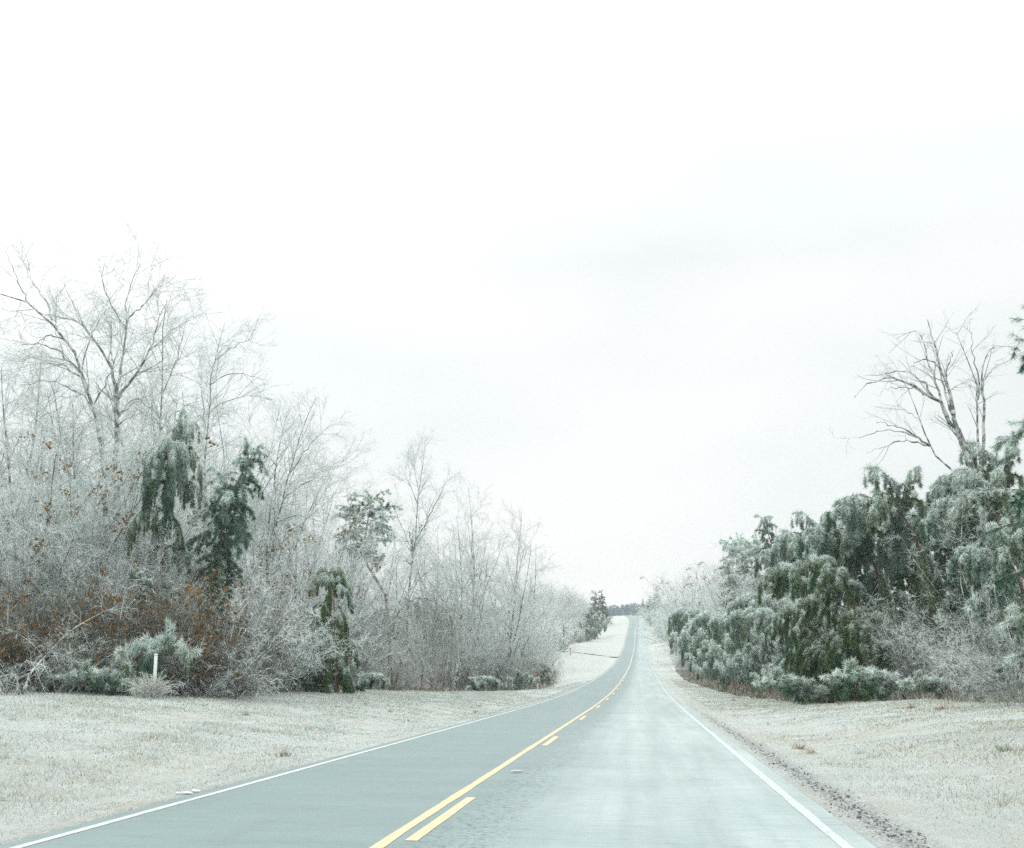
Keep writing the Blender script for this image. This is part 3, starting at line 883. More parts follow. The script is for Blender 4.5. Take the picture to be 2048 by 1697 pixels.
# round frosted pine with a leaning trunk
rng = np.random.default_rng(55)
tp = np.array([at(*q) for q in ((782, 1395, 72), (776, 1200, 72), (759, 1168, 72), (735, 1135, 72), (729, 1105, 72), (732, 1060, 72), (741, 1015, 72), (744, 992, 72))])
g = float(H(tp[0][0], tp[0][1])); bs = np.array([tp[0][0], tp[0][1], g]); tp[0][2] = g - .1
tr, cr = pine(rng, resample(tp - bs, 18), np.linspace(.17, .05, 18), 60, .66, .99, 2.1, .35, -.07, frost=.50, hang=.1, yellow=.5, lens_t=lambda u: .65 + .5 * np.sin(u * 3.14), maxtuft=4200)
rt = empty('pine_tree', bs); tag(rt, 'round headed frosted pine on a crooked leaning trunk', 'pine', 'pines in the left wood')
obj('trunk', tr.mesh('trunk', M_PBARK, True), rt); obj('crown', cr.mesh('crown', M_NEEDLE), rt)
put('pine_weeping_dark', 'pine_tree', 'slim green drooping pine like a column at the field edge', 'pine', 674, 47, 1128, 2.2, group='pines in the left wood', sxy=.80)
put('pine_low', 'pine_tree', 'small green pine seedling clump low at the foot of the slim column pine', 'pine', 715, 52, 1345, .2, group='low pines at the left wood edge')
put('pine_low', 'pine_tree', 'small dark green pine tucked in the shrub with black pods', 'pine', 588, 46, 1272, 1.2, group='low pines at the left wood edge')

put('pine_low', 'pine_tree', 'dim green young pine low in the left thicket under orange leaves', 'pine', 115, 33.5, 1300, 1.5, group='low pines at the left wood edge', sxy=.9)
# broken pine top by the white post
put('pine_clump', 'pine_bough', 'frosted green pine crown hanging over the white post', 'pine', 222, 33.0, 1243, .1, group='broken pine at the white post', sxy=.55)
put('pine_clump', 'pine_bough', 'low frosted pine clump on the ground left of the white post', 'pine', 270, 33, 1320, 3.3, group='broken pine at the white post', sxy=.95)
put('pine_clump', 'pine_bough', 'second low pine clump further left of the white post', 'pine', 222, 33.8, 1330, 2.3, group='broken pine at the white post', sxy=1.0)
br = np.array([at(*q) for q in ((192, 1219, 35), (222, 1224, 35), (248, 1234, 34.8), (275, 1247, 34.6), (294, 1262, 34.5), (300, 1300, 34.5))])
sB = Soup(); Pb = resample(br, 14) + np.random.default_rng(3).normal(0, .015, (14, 3)); sB.tubes(Pb[None], np.linspace(.055, .025, 14)[None], 6, (.1, .1, .1))
Pb2 = resample(np.array([Pb[6], Pb[6] + [-.3, .1, .35], Pb[6] + [-.5, .1, .5]]), 5); sB.tubes(Pb2[None], np.linspace(.02, .008, 5)[None], 4, (.1, .1, .1))
tag(obj('broken_branch', sB.mesh('broken_branch', M_PBARK, True)), 'reddish brown broken pine limb slanting down above the white post', 'branch')

# ------------------------------------------------------------------ left thicket
for px, Y, top, key, lb in (
        (22, 31, 1185, 'shrub_sparse', 'shrub with pale arching twigs sagging at the far left edge'),
        (75, 34, 1150, 'shrub_leafy', 'shrub with dense orange brown leaves near the left edge'),
        (140, 33.5, 1235, 'shrub_round', 'rounded ice white shrub left of the broken pine'),
        (382, 35.5, 1245, 'shrub_leafy', 'orange leaved shrub just right of the white post'),
        (430, 37, 1120, 'shrub_round', 'big rounded ice white shrub below the dark pine'),
        (498, 45, 1050, 'shrub_tall_leafy', 'small oak still holding brown leaves beside the twin stemmed tree'),
        (588, 50, 1215, 'shrub_arching', 'ice white arching shrub left of the slim column pine'),
        (1083, 128, 1268, 'shrub_brown', 'dark shrub at the mouth of the clearing')):
    put(key, 'shrub', lb, 'shrub', px, Y, top, rot(), group='shrubs along the left wood edge')
# shrub with black pods
rng = np.random.default_rng(61)
tr, cr, Pl = shrub(rng, 18, 1.3, 3.8, -.06, SH_SPECS, SH_TWIG, (1, 1, 1), .78, .7)
sp_ = Soup(); ii = rng.integers(0, len(Pl), 150); pp = Pl[ii, -1]
o8 = np.array([[1, 0, 0], [-1, 0, 0], [0, 1, 0], [0, -1, 0], [0, 0, 1], [0, 0, -1]]) * .035
f8 = [(0, 2, 4), (2, 1, 4), (1, 3, 4), (3, 0, 4), (2, 0, 5), (1, 2, 5), (3, 1, 5), (0, 3, 5)]
for p in pp: sp_.add(o8 * rng.uniform(.7, 1.3) + p, f8, (.025, .022, .02))
proto_parts('shrub_pods', [('stems', tr.mesh('stems', M_BARK, True), None), ('crown', cr.mesh('crown', M_TWIG), None), ('seed_pods', sp_.mesh('seed_pods', M_LEAF), 'stuff')])
put('shrub_pods', 'shrub', 'ice white shrub dotted with small black seed pods', 'shrub', 560, 45, 1150, 1.0, group='shrubs along the left wood edge')

for px, Y, top, sx_ in ((30, 35, 1240, 1.2), (95, 34.5, 1290, 1.4), (165, 36, 1200, 1.2), (225, 36.5, 1180, 1.3), (285, 37, 1140, 1.3), (345, 37.5, 1160, 1.3), (400, 38, 1200, 1.3), (460, 40, 1210, 1.2), (540, 46, 1260, 1.3), (625, 50, 1190, 1.2)):
    put('cedar', 'cedar_tree', 'dark unfrosted cedar deep behind the twigs of the left thicket', 'cedar', px, Y, top, rot(), group='dark cedars in the left thicket', sxy=sx_)
for px, Y, top in ((0, 40, 860), (40, 43, 880), (85, 42, 900), (125, 44, 870), (165, 43, 910), (205, 44, 890), (250, 45, 900), (290, 44, 930), (120, 39, 960), (20, 38, 960), (200, 39, 970), (560, 58, 1010), (610, 60, 1000), (660, 64, 1030), (480, 52, 1000)):
    put('shrub_icy_tall', 'sapling', 'ice white sapling thicket rising among the trunks of the left wood', 'sapling', px, Y, top, rot(), group='ice white saplings of the left wood')
lbl, grp = 'frosted twiggy shrub in the tangled front of the left wood', 'tangled shrubs of the left wood'
for px, Y, top in ((-10, 39, 1010), (50, 40, 960), (100, 41, 1010), (150, 41, 930), (205, 41, 1000), (255, 43, 985), (300, 43, 1010), (360, 43, 1040), (400, 44, 1090), (235, 39, 1100), (320, 40, 1090), (460, 46, 1120)):
    put(R_.choice(['shrub_tall', 'shrub_tall_leafy', 'shrub_tall', 'shrub_round']), 'shrub', lbl, 'shrub', px, Y, top, rot(), group=grp)
for px, Y, top in ((10, 33, 1240), (45, 33.5, 1225), (80, 34, 1235), (115, 35, 1215), (150, 35, 1240), (185, 35.5, 1215), (225, 36, 1235), (262, 36, 1200), (300, 36.5, 1225), (335, 36, 1240), (370, 37, 1225), (405, 37.5, 1240), (440, 38.5, 1215), (475, 40, 1240), (515, 42, 1245), (30, 33, 1175), (90, 34, 1165), (150, 34.5, 1180), (210, 35, 1160), (290, 35.5, 1150), (350, 36, 1180), (420, 37, 1180), (480, 40.5, 1200), (540, 45, 1250), (600, 47, 1265), (630, 49, 1240), (255, 35, 1130), (60, 34, 1140), (320, 36, 1130)):
    put(R_.choice(['shrub_dark', 'shrub_leafy', 'shrub_dark']), 'shrub', 'dark low shrub with brown leaves at the foot of the left wood', 'shrub', px, Y, top, rot(), group='low dark shrubs at the foot of the left wood', sxy=.85)
for px, Y, top in ((60, 32.5, 1270), (130, 33, 1240), (195, 34, 1250), (335, 34.5, 1290), (390, 35.5, 1260), (455, 37, 1230), (515, 41, 1290), (410, 35, 1320), (15, 31.5, 1300)):
    put('shrub_sparse', 'shrub', 'thin bush of ice white twigs standing out before the dark left thicket', 'shrub', px, Y, top, rot(), group='thin white bushes before the left thicket')
lbl, grp = 'grey twiggy shrub in the thicket between the weeping sapling and the dip', 'thicket shrubs before the dip'
for px, Y, top in ((525, 50, 1180), (600, 52, 1130), (690, 58, 1150), (720, 70, 1200), (775, 73, 1230), (720, 70, 1120), (640, 64, 1080), (905, 96, 1190), (945, 98, 1215), (985, 100, 1200), (930, 96, 1130), (1000, 102, 1160), (1040, 106, 1200), (1062, 116, 1240), (960, 97, 1300), (1010, 101, 1290), (1045, 110, 1280), (880, 92, 1120), (800, 78, 1260)):
    put(R_.choice(['shrub_tall', 'shrub_brown', 'shrub_icy_tall', 'shrub_brown']), 'shrub', lbl, 'shrub', px, Y, top, rot(), group=grp, sxy=.85)

# weeping arched sapling
rng = np.random.default_rng(71)
tp = np.array([at(*q) for q in ((780, 1392, 66), (778, 1300, 66), (792, 1225, 65.5), (825, 1196, 65), (862, 1198, 64.5), (895, 1222, 64), (915, 1265, 63.6))])
g = float(H(tp[0][0], tp[0][1])); bs = np.array([tp[0][0], tp[0][1], g]); tp[0][2] = g - .1
Q = resample(tp - bs, 20)
tr, cr = Soup(), Soup(); tr.tubes(Q[None], np.linspace(.08, .03, 20)[None], 6, (.1, .1, .1))
S, D, Ln, rad, ix = spawn(Q[None], np.linspace(.08, .03, 20)[None], rng, 16, .25, 1, 1.1, .3, 2.0, 5.2, .3, .2)
Pw = grow(S, D, Ln, 10, .05, -.30, rng)
Pw[:, :, 2] = np.maximum(Pw[:, :, 2], .05)
cr.tubes(Pw, np.linspace(.014, .005, 11)[None].repeat(len(Pw), 0), 3, mixcol(rng.normal(.20, .12, len(Pw)), np.array([.13, .10, .07])))
S, D, Ln, rad, ix = spawn(Pw, np.full((len(Pw), 11), .006), rng, 14, .05, 1, .5, .25, .3, .9, 1, .2, -.35, 9000)
Pw2 = grow(S, D, Ln, 3, .08, -.15, rng)
c = mixcol(rng.normal(.50, .25, len(S)), np.array([.13, .105, .075]))
cr.tubes(Pw2, np.full((len(S), 4), .0055), 3, c)
S, D, Ln, rad, ix = spawn(Pw2, np.full((len(Pw2), 4), .004), rng, 7, .1, 1, .6, .3, .12, .3, 1, .2, -.2, 9000)
c = mixcol(rng.normal(.8, .18, len(S))); cr.spikes(S, D, Ln, np.full(len(S), .011), c, c, rng)
rt = empty('sapling', bs); tag(rt, 'bent sapling bowed into an arch, twigs hanging like a curtain', 'tree')
obj('trunk', tr.mesh('trunk', M_BARK, True), rt); obj('crown', cr.mesh('crown', M_TWIG), rt)

# low evergreens near the dip
put('pine_low', 'pine_bush', 'pale green frosted pine clump on the rim of the grass bank', 'pine', 945, 78, 1352, .6, group='small pines by the dip', sxy=1.25)
put('pine_arched', 'pine_tree', 'bent pale pine hooped over the ditch beside the red marker', 'pine', 1022, 87, 1338, .05, group='small pines by the dip', sxy=1.1)
put('pine_low', 'pine_bush', 'small evergreen bush behind the dark posts in the clearing', 'pine', 1119, 232, 1280, 1.0, group='small pines by the dip', sxy=.7)
put('pine_low', 'pine_bush', 'dark green bush at the corner of the thicket above the red marker', 'pine', 1094, 124, 1315, 2.5, group='small pines by the dip', sxy=.9)

# ------------------------------------------------------------------ left side, far
lbl, grp = 'pale bare tree in the distant wood left of the road', 'distant bare trees left of the road'
for i in range(40):
    u = i / 39
    Y = 165 + 320 * u
    px = (1035 + 45 * (Y - 165) / 85 if Y < 250 else 1088 + 88 * ((Y - 250) / 235) ** .8) + R_.uniform(-26, 4)
    top = 1148 + 40 * u + R_.uniform(-8, 20)
    put(R_.choice(['bare_a', 'bare_b', 'bare_c', 'bare_d']), 'bare_tree', lbl, 'tree', px, Y, top, rot(), group=grp, sxy=1.3)
lbl, grp = 'frosted shrub below the distant wood left of the road', 'distant shrubs left of the road'
for i in range(34):
    u = i / 33
    Y = 140 + 300 * u
    px = (1060 + 20 * (Y - 140) / 110 if Y < 250 else 1085 + 62 * ((Y - 250) / 190) ** .8) + R_.uniform(-24, 6)
    top = 1222 - 4 * u + R_.uniform(-15, 15)
    put(R_.choice(['shrub_tall', 'shrub_round', 'shrub_tall']), 'shrub', lbl, 'shrub', px, Y, top, rot(), group=grp, sxy=1.4)
put('cedar', 'pine_tree', 'left of the two tall dark pines at the hilltop, left of the road', 'pine', 1190, 430, 1182, 1.0, group='hilltop pines left of the road', sxy=1.0)
put('cedar', 'pine_tree', 'right of the two tall dark pines at the hilltop, next to the road', 'pine', 1211, 440, 1181, 3.0, group='hilltop pines left of the road', sxy=1.0)
lbl, grp = 'bent frosted pine in the clump on the bank below the hilltop pines', 'bent pines on the left bank'
for px, Y, top in ((1152, 330, 1240), (1164, 345, 1222), (1180, 355, 1238), (1192, 365, 1248), (1160, 325, 1255), (1177, 335, 1258), (1172, 370, 1215)):
    put(R_.choice(['pine_arched_wide', 'pine_arched']), 'pine_tree', lbl, 'pine', px, Y, top, R_.uniform(-.6, .6), group=grp, sxy=.8)

# ------------------------------------------------------------------ right side: bare trees
hero_tree('bare_tree', 'tall multi stemmed bare tree on the right leaning left, long limbs arching', [
    ([(1992, 1400), (1965, 1100), (1947, 960), (1926, 890), (1914, 858)], .32, .22, 0),
    ([(1914, 858), (1907, 820), (1897, 780), (1881, 738), (1870, 690), (1860, 664), (1855, 640)], .15, .025, 1),
    ([(1914, 860), (1899, 846), (1878, 807), (1866, 795), (1836, 780), (1793, 756), (1761, 759), (1730, 771), (1708, 796)], .14, .02, -2),
    ([(1873, 801), (1841, 759), (1809, 740), (1764, 751), (1730, 751)], .08, .015, 1.5),
    ([(1862, 791), (1822, 775), (1769, 778)], .07, .015, -1),
    ([(1896, 835), (1883, 804), (1870, 759), (1860, 733), (1851, 706), (1836, 664), (1820, 662), (1793, 677)], .10, .015, 2),
    ([(1897, 780), (1889, 748), (1897, 724), (1908, 700)], .07, .015, -1.5),
    ([(1881, 738), (1862, 720), (1838, 718), (1820, 735)], .06, .015, -1),
    ([(1905, 830), (1888, 780), (1880, 740), (1868, 700)], .09, .02, 2.5)], 44, 111, SPARSE_SPECS, SPARSE_TWIG)
hero_tree('bare_tree', 'lower bare trunk slanting left beneath the tall leaning tree, three side limbs', [
    ([(1955, 1400), (1935, 1000), (1912, 953), (1878, 913), (1859, 892), (1846, 865), (1836, 839), (1825, 796), (1816, 778)], .18, .02, 0),
    ([(1859, 892), (1833, 873), (1798, 852), (1752, 846)], .08, .015, -1.5),
    ([(1857, 891), (1820, 881), (1798, 883), (1769, 894), (1733, 906)], .07, .015, 1.5),
    ([(1838, 876), (1806, 866), (1775, 858), (1718, 877)], .06, .015, 0),
    ([(1836, 839), (1815, 825), (1795, 808)], .04, .01, 1)], 42, 112, SPARSE_SPECS, SPARSE_TWIG)
hero_tree('bare_tree', 'bare tree with two slim upright stems right of the tall leaning tree', [
    ([(1975, 1400), (1966, 1100), (1962, 945), (1955, 833), (1952, 772), (1944, 732), (1923, 687), (1912, 665)], .22, .02, 0),
    ([(1964, 945), (1969, 830), (1963, 770), (1963, 738), (1973, 711), (1989, 690), (2009, 694)], .15, .015, 1.5),
    ([(1956, 800), (1958, 756), (1945, 706), (1944, 664)], .07, .01, -1),
    ([(1963, 770), (1985, 740), (1995, 720)], .04, .01, 1)], 47, 113, SPARSE_SPECS, SPARSE_TWIG)

# right side: pines, front to back
for px, Y, top, key, rz, sx_, lb in (
        (1815, 40, 1318, 'pine_clump', 3.05, 1.0, 'low green pine bowed left onto the grass under a bare red limb'),
        (1915, 37, 1340, 'pine_clump', 2.8, 1.0, 'pale frosted pine clump between the low bowed pine and the right edge shrub'),
        (1730, 46, 1110, 'pine_weeping_dark', 3.0, .85, 'darkest olive green weeping pine on the right, reaching the ground'),
        (1790, 49, 1005, 'pine_weeping', 3.1, .85, 'tall frosted weeping pine bent over above the olive green one'),
        (1650, 54, 1128, 'pine_weeping_dark', 3.3, .8, 'dark teal weeping pine with a rounded white rimmed crown'),
        (1640, 49, 1335, 'pine_clump', 3.3, .95, 'fallen pine bough spread on the grass, pointing to the road'),
        (1885, 46, 935, 'pine_weeping', 2.9, .8, 'pale weeping pine hanging under the tall leaning bare tree'),
        (2075, 30, 1050, 'pine_weeping', 3.2, 1.1, 'big frosted pine bough bending in from the right with hanging fingers'),
        (1590, 60, 1318, 'pine_arched', 3.2, 1.0, 'hooped pine right of the twin hoops, touching the grass'),
        (1540, 66, 1292, 'pine_arched', 3.0, 1.0, 'wide hooped pine at the road verge, brown stem showing on top'),
        (1470, 80, 1305, 'pine_arched', 3.3, 1.1, 'low hooped pine lying nearest the road, dark beneath'),
        (1620, 66, 1215, 'pine_arched_wide', 2.9, .8, 'bent pine arching behind the hooped pines, left of the teal pine')):
    put(key, 'pine_tree', lb, 'pine', px, Y, top, rz, group='ice bent pines on the right', sxy=1.0)
for px, Y, top in ((1690, 50, 1190), (1640, 53, 1210), (1755, 47, 1215), (1715, 48, 1260), (1600, 58, 1240), (1665, 50, 1290), (1740, 50, 1160)):
    put('pine_weeping_dark', 'pine_tree', 'dark drooping young pine filling the foot of the tall weeping pines', 'pine', px, Y, top, R_.uniform(2.5, 3.8), group='young pines beneath the weeping pines')
lbl, grp = 'ice bent pine in the row of bowed pines along the right verge', 'row of bowed pines on the right verge'
for px, Y, top in ((1575, 76, 1232), (1540, 82, 1228), (1515, 88, 1250), (1492, 98, 1226), (1465, 106, 1218), (1490, 118, 1226), (1467, 92, 1275), (1440, 135, 1218), (1447, 112, 1270), (1425, 150, 1244), (1435, 125, 1288), (1425, 180, 1228), (1560, 72, 1272), (1605, 74, 1190), (1515, 78, 1300), (1415, 112, 1305), (1440, 104, 1318), (1418, 128, 1290), (1530, 92, 1210), (1480, 90, 1330)):
    lbl, grp = (('ice bent pine at the far, narrowing end of the row on the right verge', 'far end of the row of bowed pines') if Y >= 110 else
                ('ice bent pine mid row on the right verge, behind the low hooped one', 'middle of the row of bowed pines') if Y >= 84 else
                ('ice bent pine at the near end of the row, left of the dark teal pine', 'near end of the row of bowed pines'))
    put(R_.choice(['pine_arched', 'pine_arched_wide', 'pine_arched_wide']), 'pine_tree', lbl, 'pine', px, Y, top, 3.14 + R_.uniform(-.6, .6), group=grp, sxy=R_.uniform(.85, 1.1))
lbl, grp = 'pine rising behind the bowed pines on the right', 'pines behind the right verge'
for px, Y, top, key in ((1498, 125, 1070, 'pine_round'), (1540, 118, 1068, 'pine_round'), (1575, 100, 1028, 'pine_upright'), (1650, 90, 1062, 'pine_weeping'), (1700, 72, 1022, 'pine_weeping'), (1760, 62, 1040, 'pine_weeping'), (1860, 56, 985, 'pine_weeping'), (1850, 56, 1000, 'cedar'), (1985, 50, 975, 'pine_weeping'), (2105, 44, 880, 'pine_weeping'), (2075, 38, 930, 'pine_weeping'), (1920, 56, 1000, 'cedar'), (1780, 58, 1080, 'cedar'), (1980, 44, 1020, 'cedar'), (2040, 36, 1080, 'cedar')):
    lbl = {(1498, 125): 'leftmost upright frosted pine on the skyline right of the road', (1540, 118): 'second upright frosted pine on the right skyline, beside the leftmost',
           (1575, 100): 'tallest narrow pine on the skyline just left of the bent pines'}.get((px, Y)) or (
        'dark cedar in the shade behind the right hand weeping pines' if key == 'cedar' else
        'weeping pine at the right end of the bank, under slim bare stems' if px > 1900 else 'weeping pine in the second row behind the tall one on the right')
    grp = {'cedar': 'cedars behind the right verge'}.get(key, 'pines behind the right verge' + (', right end' if px > 1900 else ''))
    put(key, 'pine_tree', lbl, 'pine', px, Y, top, 3.14 + R_.uniform(-.7, .7), group=grp, sxy=.95)
put('pine_near', 'pine_tree', 'near frosted pine at the right edge, boughs coming into view', 'pine', 2205, 19, 590, 3.1, group='ice bent pines on the right')

# right shrubs
for px, Y, top, key, lb in (
        (2045, 27, 1150, 'shrub_brown', 'thorny brown grey shrub at the right edge, white twigs reaching left'),
        (1955, 34, 1190, 'shrub_brown', 'brown grey bare shrub between the low pines and the right edge shrub'),
        (1850, 44, 1160, 'shrub_brown', 'dim twiggy shrub in the hollow behind the low bowed pine'),
        (1995, 36, 960, 'shrub_tall', 'tall iced shrub under the near right pine'),
        (1352, 150, 1290, 'shrub_arching', 'bleached drooping grass like shrub before the bowed pines')):
    put(key, 'shrub', lb, 'shrub', px, Y, top, rot(), group='shrubs on the right')
for px, Y, top in ((1800, 50, 1190), (1840, 50, 1150), (1890, 46, 1170), (1930, 42, 1180), (1770, 58, 1160)):
    put('shrub_brown', 'shrub', 'dim brown shrub in the gaps beneath the right hand pines', 'shrub', px, Y, top, rot(), group='shrubs beneath the right pines')
for px, Y, top in ((1372, 260, 1165), (1380, 230, 1152), (1395, 210, 1150), (1410, 190, 1142), (1425, 170, 1150), (1450, 150, 1140), (1470, 150, 1150), (1490, 140, 1140), (1520, 130, 1130), (1550, 120, 1110), (1590, 105, 1100)):
    put('shrub_icy_tall', 'sapling', 'pale frosted sapling thicket behind the bowed pines on the right', 'sapling', px, Y, top, rot(), group='pale saplings behind the right verge', sxy=1.2)
lbl, grp = 'bare frosted tree of the wood behind the right row of pines', 'bare trees behind the right verge'
for px, Y, top in ((1440, 125, 1085), (1405, 150, 1120), (1375, 190, 1135), (1372, 240, 1150), (1465, 140, 1130), (1520, 130, 1110), (1560, 110, 1050), (1425, 180, 1130), (1390, 230, 1140), (1375, 290, 1160), (1358, 330, 1165), (1620, 96, 1080), (1340, 400, 1172), (1480, 170, 1120), (1440, 200, 1130), (1500, 150, 1100)):
    put(R_.choice(['bare_a', 'bare_b', 'bare_c', 'bare_d']), 'bare_tree', lbl, 'tree', px, Y, top, rot(), group=grp, sxy=1.2)
put('bare_c', 'bare_tree', 'round topped small bare tree standing above the far right pines', 'tree', 1311, 420, 1153, 1.0)
lbl, grp = 'distant pine on the right of the road below the hilltop', 'distant pines right of the road'
for px, Y, top, key, sx_ in ((1285, 530, 1196, 'pine_cone', .8), (1296, 470, 1192, 'pine_cone', 1.3), (1308, 440, 1178, 'pine_cone', 1.2), (1302, 420, 1208, 'pine_cone', 1.3), (1318, 390, 1212, 'pine_weeping', .8), (1328, 360, 1222, 'pine_arched_wide', .7), (1322, 350, 1238, 'pine_arched_wide', .7), (1352, 240, 1240, 'pine_arched_wide', .6)):
    put(key, 'pine_tree', lbl, 'pine', px, Y, top, 3.1 if Y > 300 else 0.2, group=grp, sxy=sx_)
lbl, grp = 'frosted shrub below the bare trees far up the right side', 'distant shrubs right of the road'
for i in range(16):
    u = i / 15
    Y = 190 + 290 * u; px = 1392 - 96 * u ** .75 + R_.uniform(0, 22)
    put(R_.choice(['shrub_tall', 'shrub_round']), 'shrub', lbl, 'shrub', px, Y, 1203 + R_.uniform(-12, 12), rot(), group=grp, sxy=1.2)

# far wood over the crest
rng = np.random.default_rng(91)
sF = Soup()
nF = 620
fx = rng.uniform(-190, 60, nF); fy = rng.uniform(770, 960, nF); fz = H(fx, fy)
for i in range(nF):
    hh = rng.uniform(4.5, 8.0); w = rng.uniform(1.6, 2.8)
    S = np.stack([fx[i] + rng.normal(0, w * .35, 90), fy[i] + rng.normal(0, w * .35, 90), fz[i] + hh * rng.random(90) ** .8], 1)
    D = unit(rng.normal(0, 1, (90, 3)) + [0, 0, .5])
    cc = np.array([.045, .125, .155]) * rng.uniform(.7, 1.3, (90, 1))  # blue of distant haze painted into the foliage colour
    sF.spikes(S, D, rng.uniform(.8, 1.7, 90), rng.uniform(.4, .8, 90), cc, cc * 1.3, rng)
tag(obj('far_wood', sF.mesh('far_wood', M_NEEDLE)), 'dark blue green wood beyond the crest of the road', 'wood', kind='stuff')

# ------------------------------------------------------------------ small roadside things
M_POST = plain('white_post_paint', (.78, .80, .78), .4, 6, .06)
M_RED = plain('red_reflector', (.62, .06, .05), .35, 20, .1)
M_POLE = plain('dark_weathered_wood', (.055, .055, .05), .7, 5, .3)
def cyl(name, r0, r1, z0, z1, mat, parent, sides=10, xy=(0, 0), bevel=True):
    a = [2 * math.pi * i / sides for i in range(sides)]
    rings = [(r0, z0), (r0, z0 + (z1 - z0) * .5), (r1, z1 - .01), (r1 * .7, z1)]
    V, F = [], []
    for r, z in rings: V += [(xy[0] + r * math.cos(q), xy[1] + r * math.sin(q), z) for q in a]
    for k in range(len(rings) - 1):
        for i in range(sides):
            j = (i + 1) % sides
            F.append((k * sides + i, k * sides + j, (k + 1) * sides + j, (k + 1) * sides + i))
    F.append(tuple((len(rings) - 1) * sides + i for i in range(sides)))
    return obj(name, pymesh(name, V, F, mat, True), parent)
def box(name, sx, sy, z0, z1, mat, parent, xy=(0, 0)):
    e = .12 * min(sx, sy)
    V, F = [], []
    for ix_, (dx, dy, z) in enumerate(((sx / 2, sy / 2, z0), (sx / 2, sy / 2, z1 - e), (sx / 2 - e, sy / 2 - e, z1))):
        V += [(xy[0] - dx, xy[1] - dy, z), (xy[0] + dx, xy[1] - dy, z), (xy[0] + dx, xy[1] + dy, z), (xy[0] - dx, xy[1] + dy, z)]
    for k in range(2):
        for i in range(4):
            j = (i + 1) % 4; F.append((k * 4 + i, k * 4 + j, k * 4 + 4 + j, k * 4 + 4 + i))
    F.append((8, 9, 10, 11)); F.append((3, 2, 1, 0))
    return obj(name, pymesh(name, V, F, mat), parent)
p = at(308, 1383, 32.2); g = float(H(p[0], 32.2)); topz = at(309, 1311, 32.2)[2]
r_ = empty('marker_post', (p[0], 32.2, g)); tag(r_, 'round white marker post rising from a frosted weed clump under the pine', 'post')
cyl('post', .055, .055, -.1, topz - g, M_POST, r_); cyl('cap', .062, .06, topz - g, topz - g + .05, M_POST, r_)
rng = np.random.default_rng(8)
S = np.zeros((420, 3)); S[:, :2] = rng.normal(0, .13, (420, 2))
Dw = unit(np.stack([rng.normal(0, .3, 420), rng.normal(0, .3, 420), np.ones(420)], 1))
Pw = grow(S, Dw, rng.uniform(.5, .95, 420), 8, .10, -.17, rng)
sW = Soup(); sW.tubes(Pw, np.full((420, 9), .005), 3, mixcol(rng.normal(.6, .2, 420), np.array([.34, .28, .2])))
w_ = obj('weed_clump', sW.mesh('weed_clump', M_TWIG)); w_.location = (p[0] + .02, 31.95, float(H(p[0] + .02, 31.95)))
tag(w_, 'frosted dead weed clump at the foot of the white marker post', 'weeds')

p = at(1075, 1361, 97); g = float(H(p[0], 97))
r_ = empty('reflector_stake', (p[0], 97, g)); tag(r_, 'small red topped white marker stake at the ditch edge', 'stake')
hz = at(1075, 1344, 97)[2] - g
cyl('stake', .05, .05, -.1, hz * .55, M_POST, r_, 8); box('red_plate', .13, .05, hz * .42, hz, M_RED, r_, (0, -.06))
def pole(px, Y, base, top, rad, label, mat, cat='pole', name='pole'):
    q = at(px, base, Y); g = float(H(q[0], Y)); h = at(px, top, Y)[2] - g
    e = empty(name, (q[0], Y, g)); tag(e, label, cat)
    cyl('shaft', rad, rad * .8, -.2, h, mat, e, 8)
    return e, h
e, h = pole(1128, 228, 1306, 1250, .16, 'taller of two dark wooden poles in the clearing', M_POLE)
box('crossarm', 1.9, .1, h - .75, h - .6, M_POLE, e, (0, -.17))
e, h = pole(1121, 236, 1302, 1270, .11, 'shorter dark wooden pole beside the taller one in the clearing', M_POLE)
e, h = pole(1164, 222, 1318, 1302, .08, 'pair of pale posts by the side road, the taller one', M_POST, 'post', 'gate_post')
e, h = pole(1166.5, 224, 1318, 1304, .08, 'pair of pale posts by the side road, the shorter one', M_POST, 'post', 'gate_post')
e, h = pole(1119, 160, 1332, 1319, .07, 'thin white stake alone in the clearing grass', M_POST, 'stake', 'stake')
# mailbox on a post by the side road
q = at(1141, 1316, 215); g = float(H(q[0], 215))
e = empty('mailbox', (q[0], 215, g)); tag(e, 'dark mailbox on a thin post near the side road', 'mailbox')
cyl('post', .07, .06, -.1, 1.15, M_POLE, e, 8)
V, F = [], []
for y in (-.28, .28):
    V += [(-.16, y, 1.15), (.16, y, 1.15), (.16, y, 1.35), (.11, y, 1.46), (0, y, 1.5), (-.11, y, 1.46), (-.16, y, 1.35)]
for i in range(7): F.append((i, (i + 1) % 7, 7 + (i + 1) % 7, 7 + i))
F += [tuple(range(6, -1, -1)), tuple(range(7, 14))]
obj('box', pymesh('box', V, F, M_POLE), e)

# broken icy stick on the road
p = at(1033, 1537, 16); Ys = 1.4 * F_PX / (1537 - 1349.0)
sS = Soup(); x0 = at(1022, 1537, Ys)[0]; x1 = at(1044, 1535, Ys)[0]
Ps = np.array([[x0, Ys, zr(Ys) + .02], [(x0 + x1) / 2, Ys + .02, zr(Ys) + .028], [x1, Ys + .08, zr(Ys) + .018]])
sS.tubes(resample(Ps, 8)[None], np.array([[.012, .019, .02, .018, .019, .018, .016, .009]]), 6, (.72, .74, .72))
tag(obj('icy_stick', sS.mesh('icy_stick', M_TWIG, True)), 'short white icy stick lying on the road right of the yellow line', 'stick')
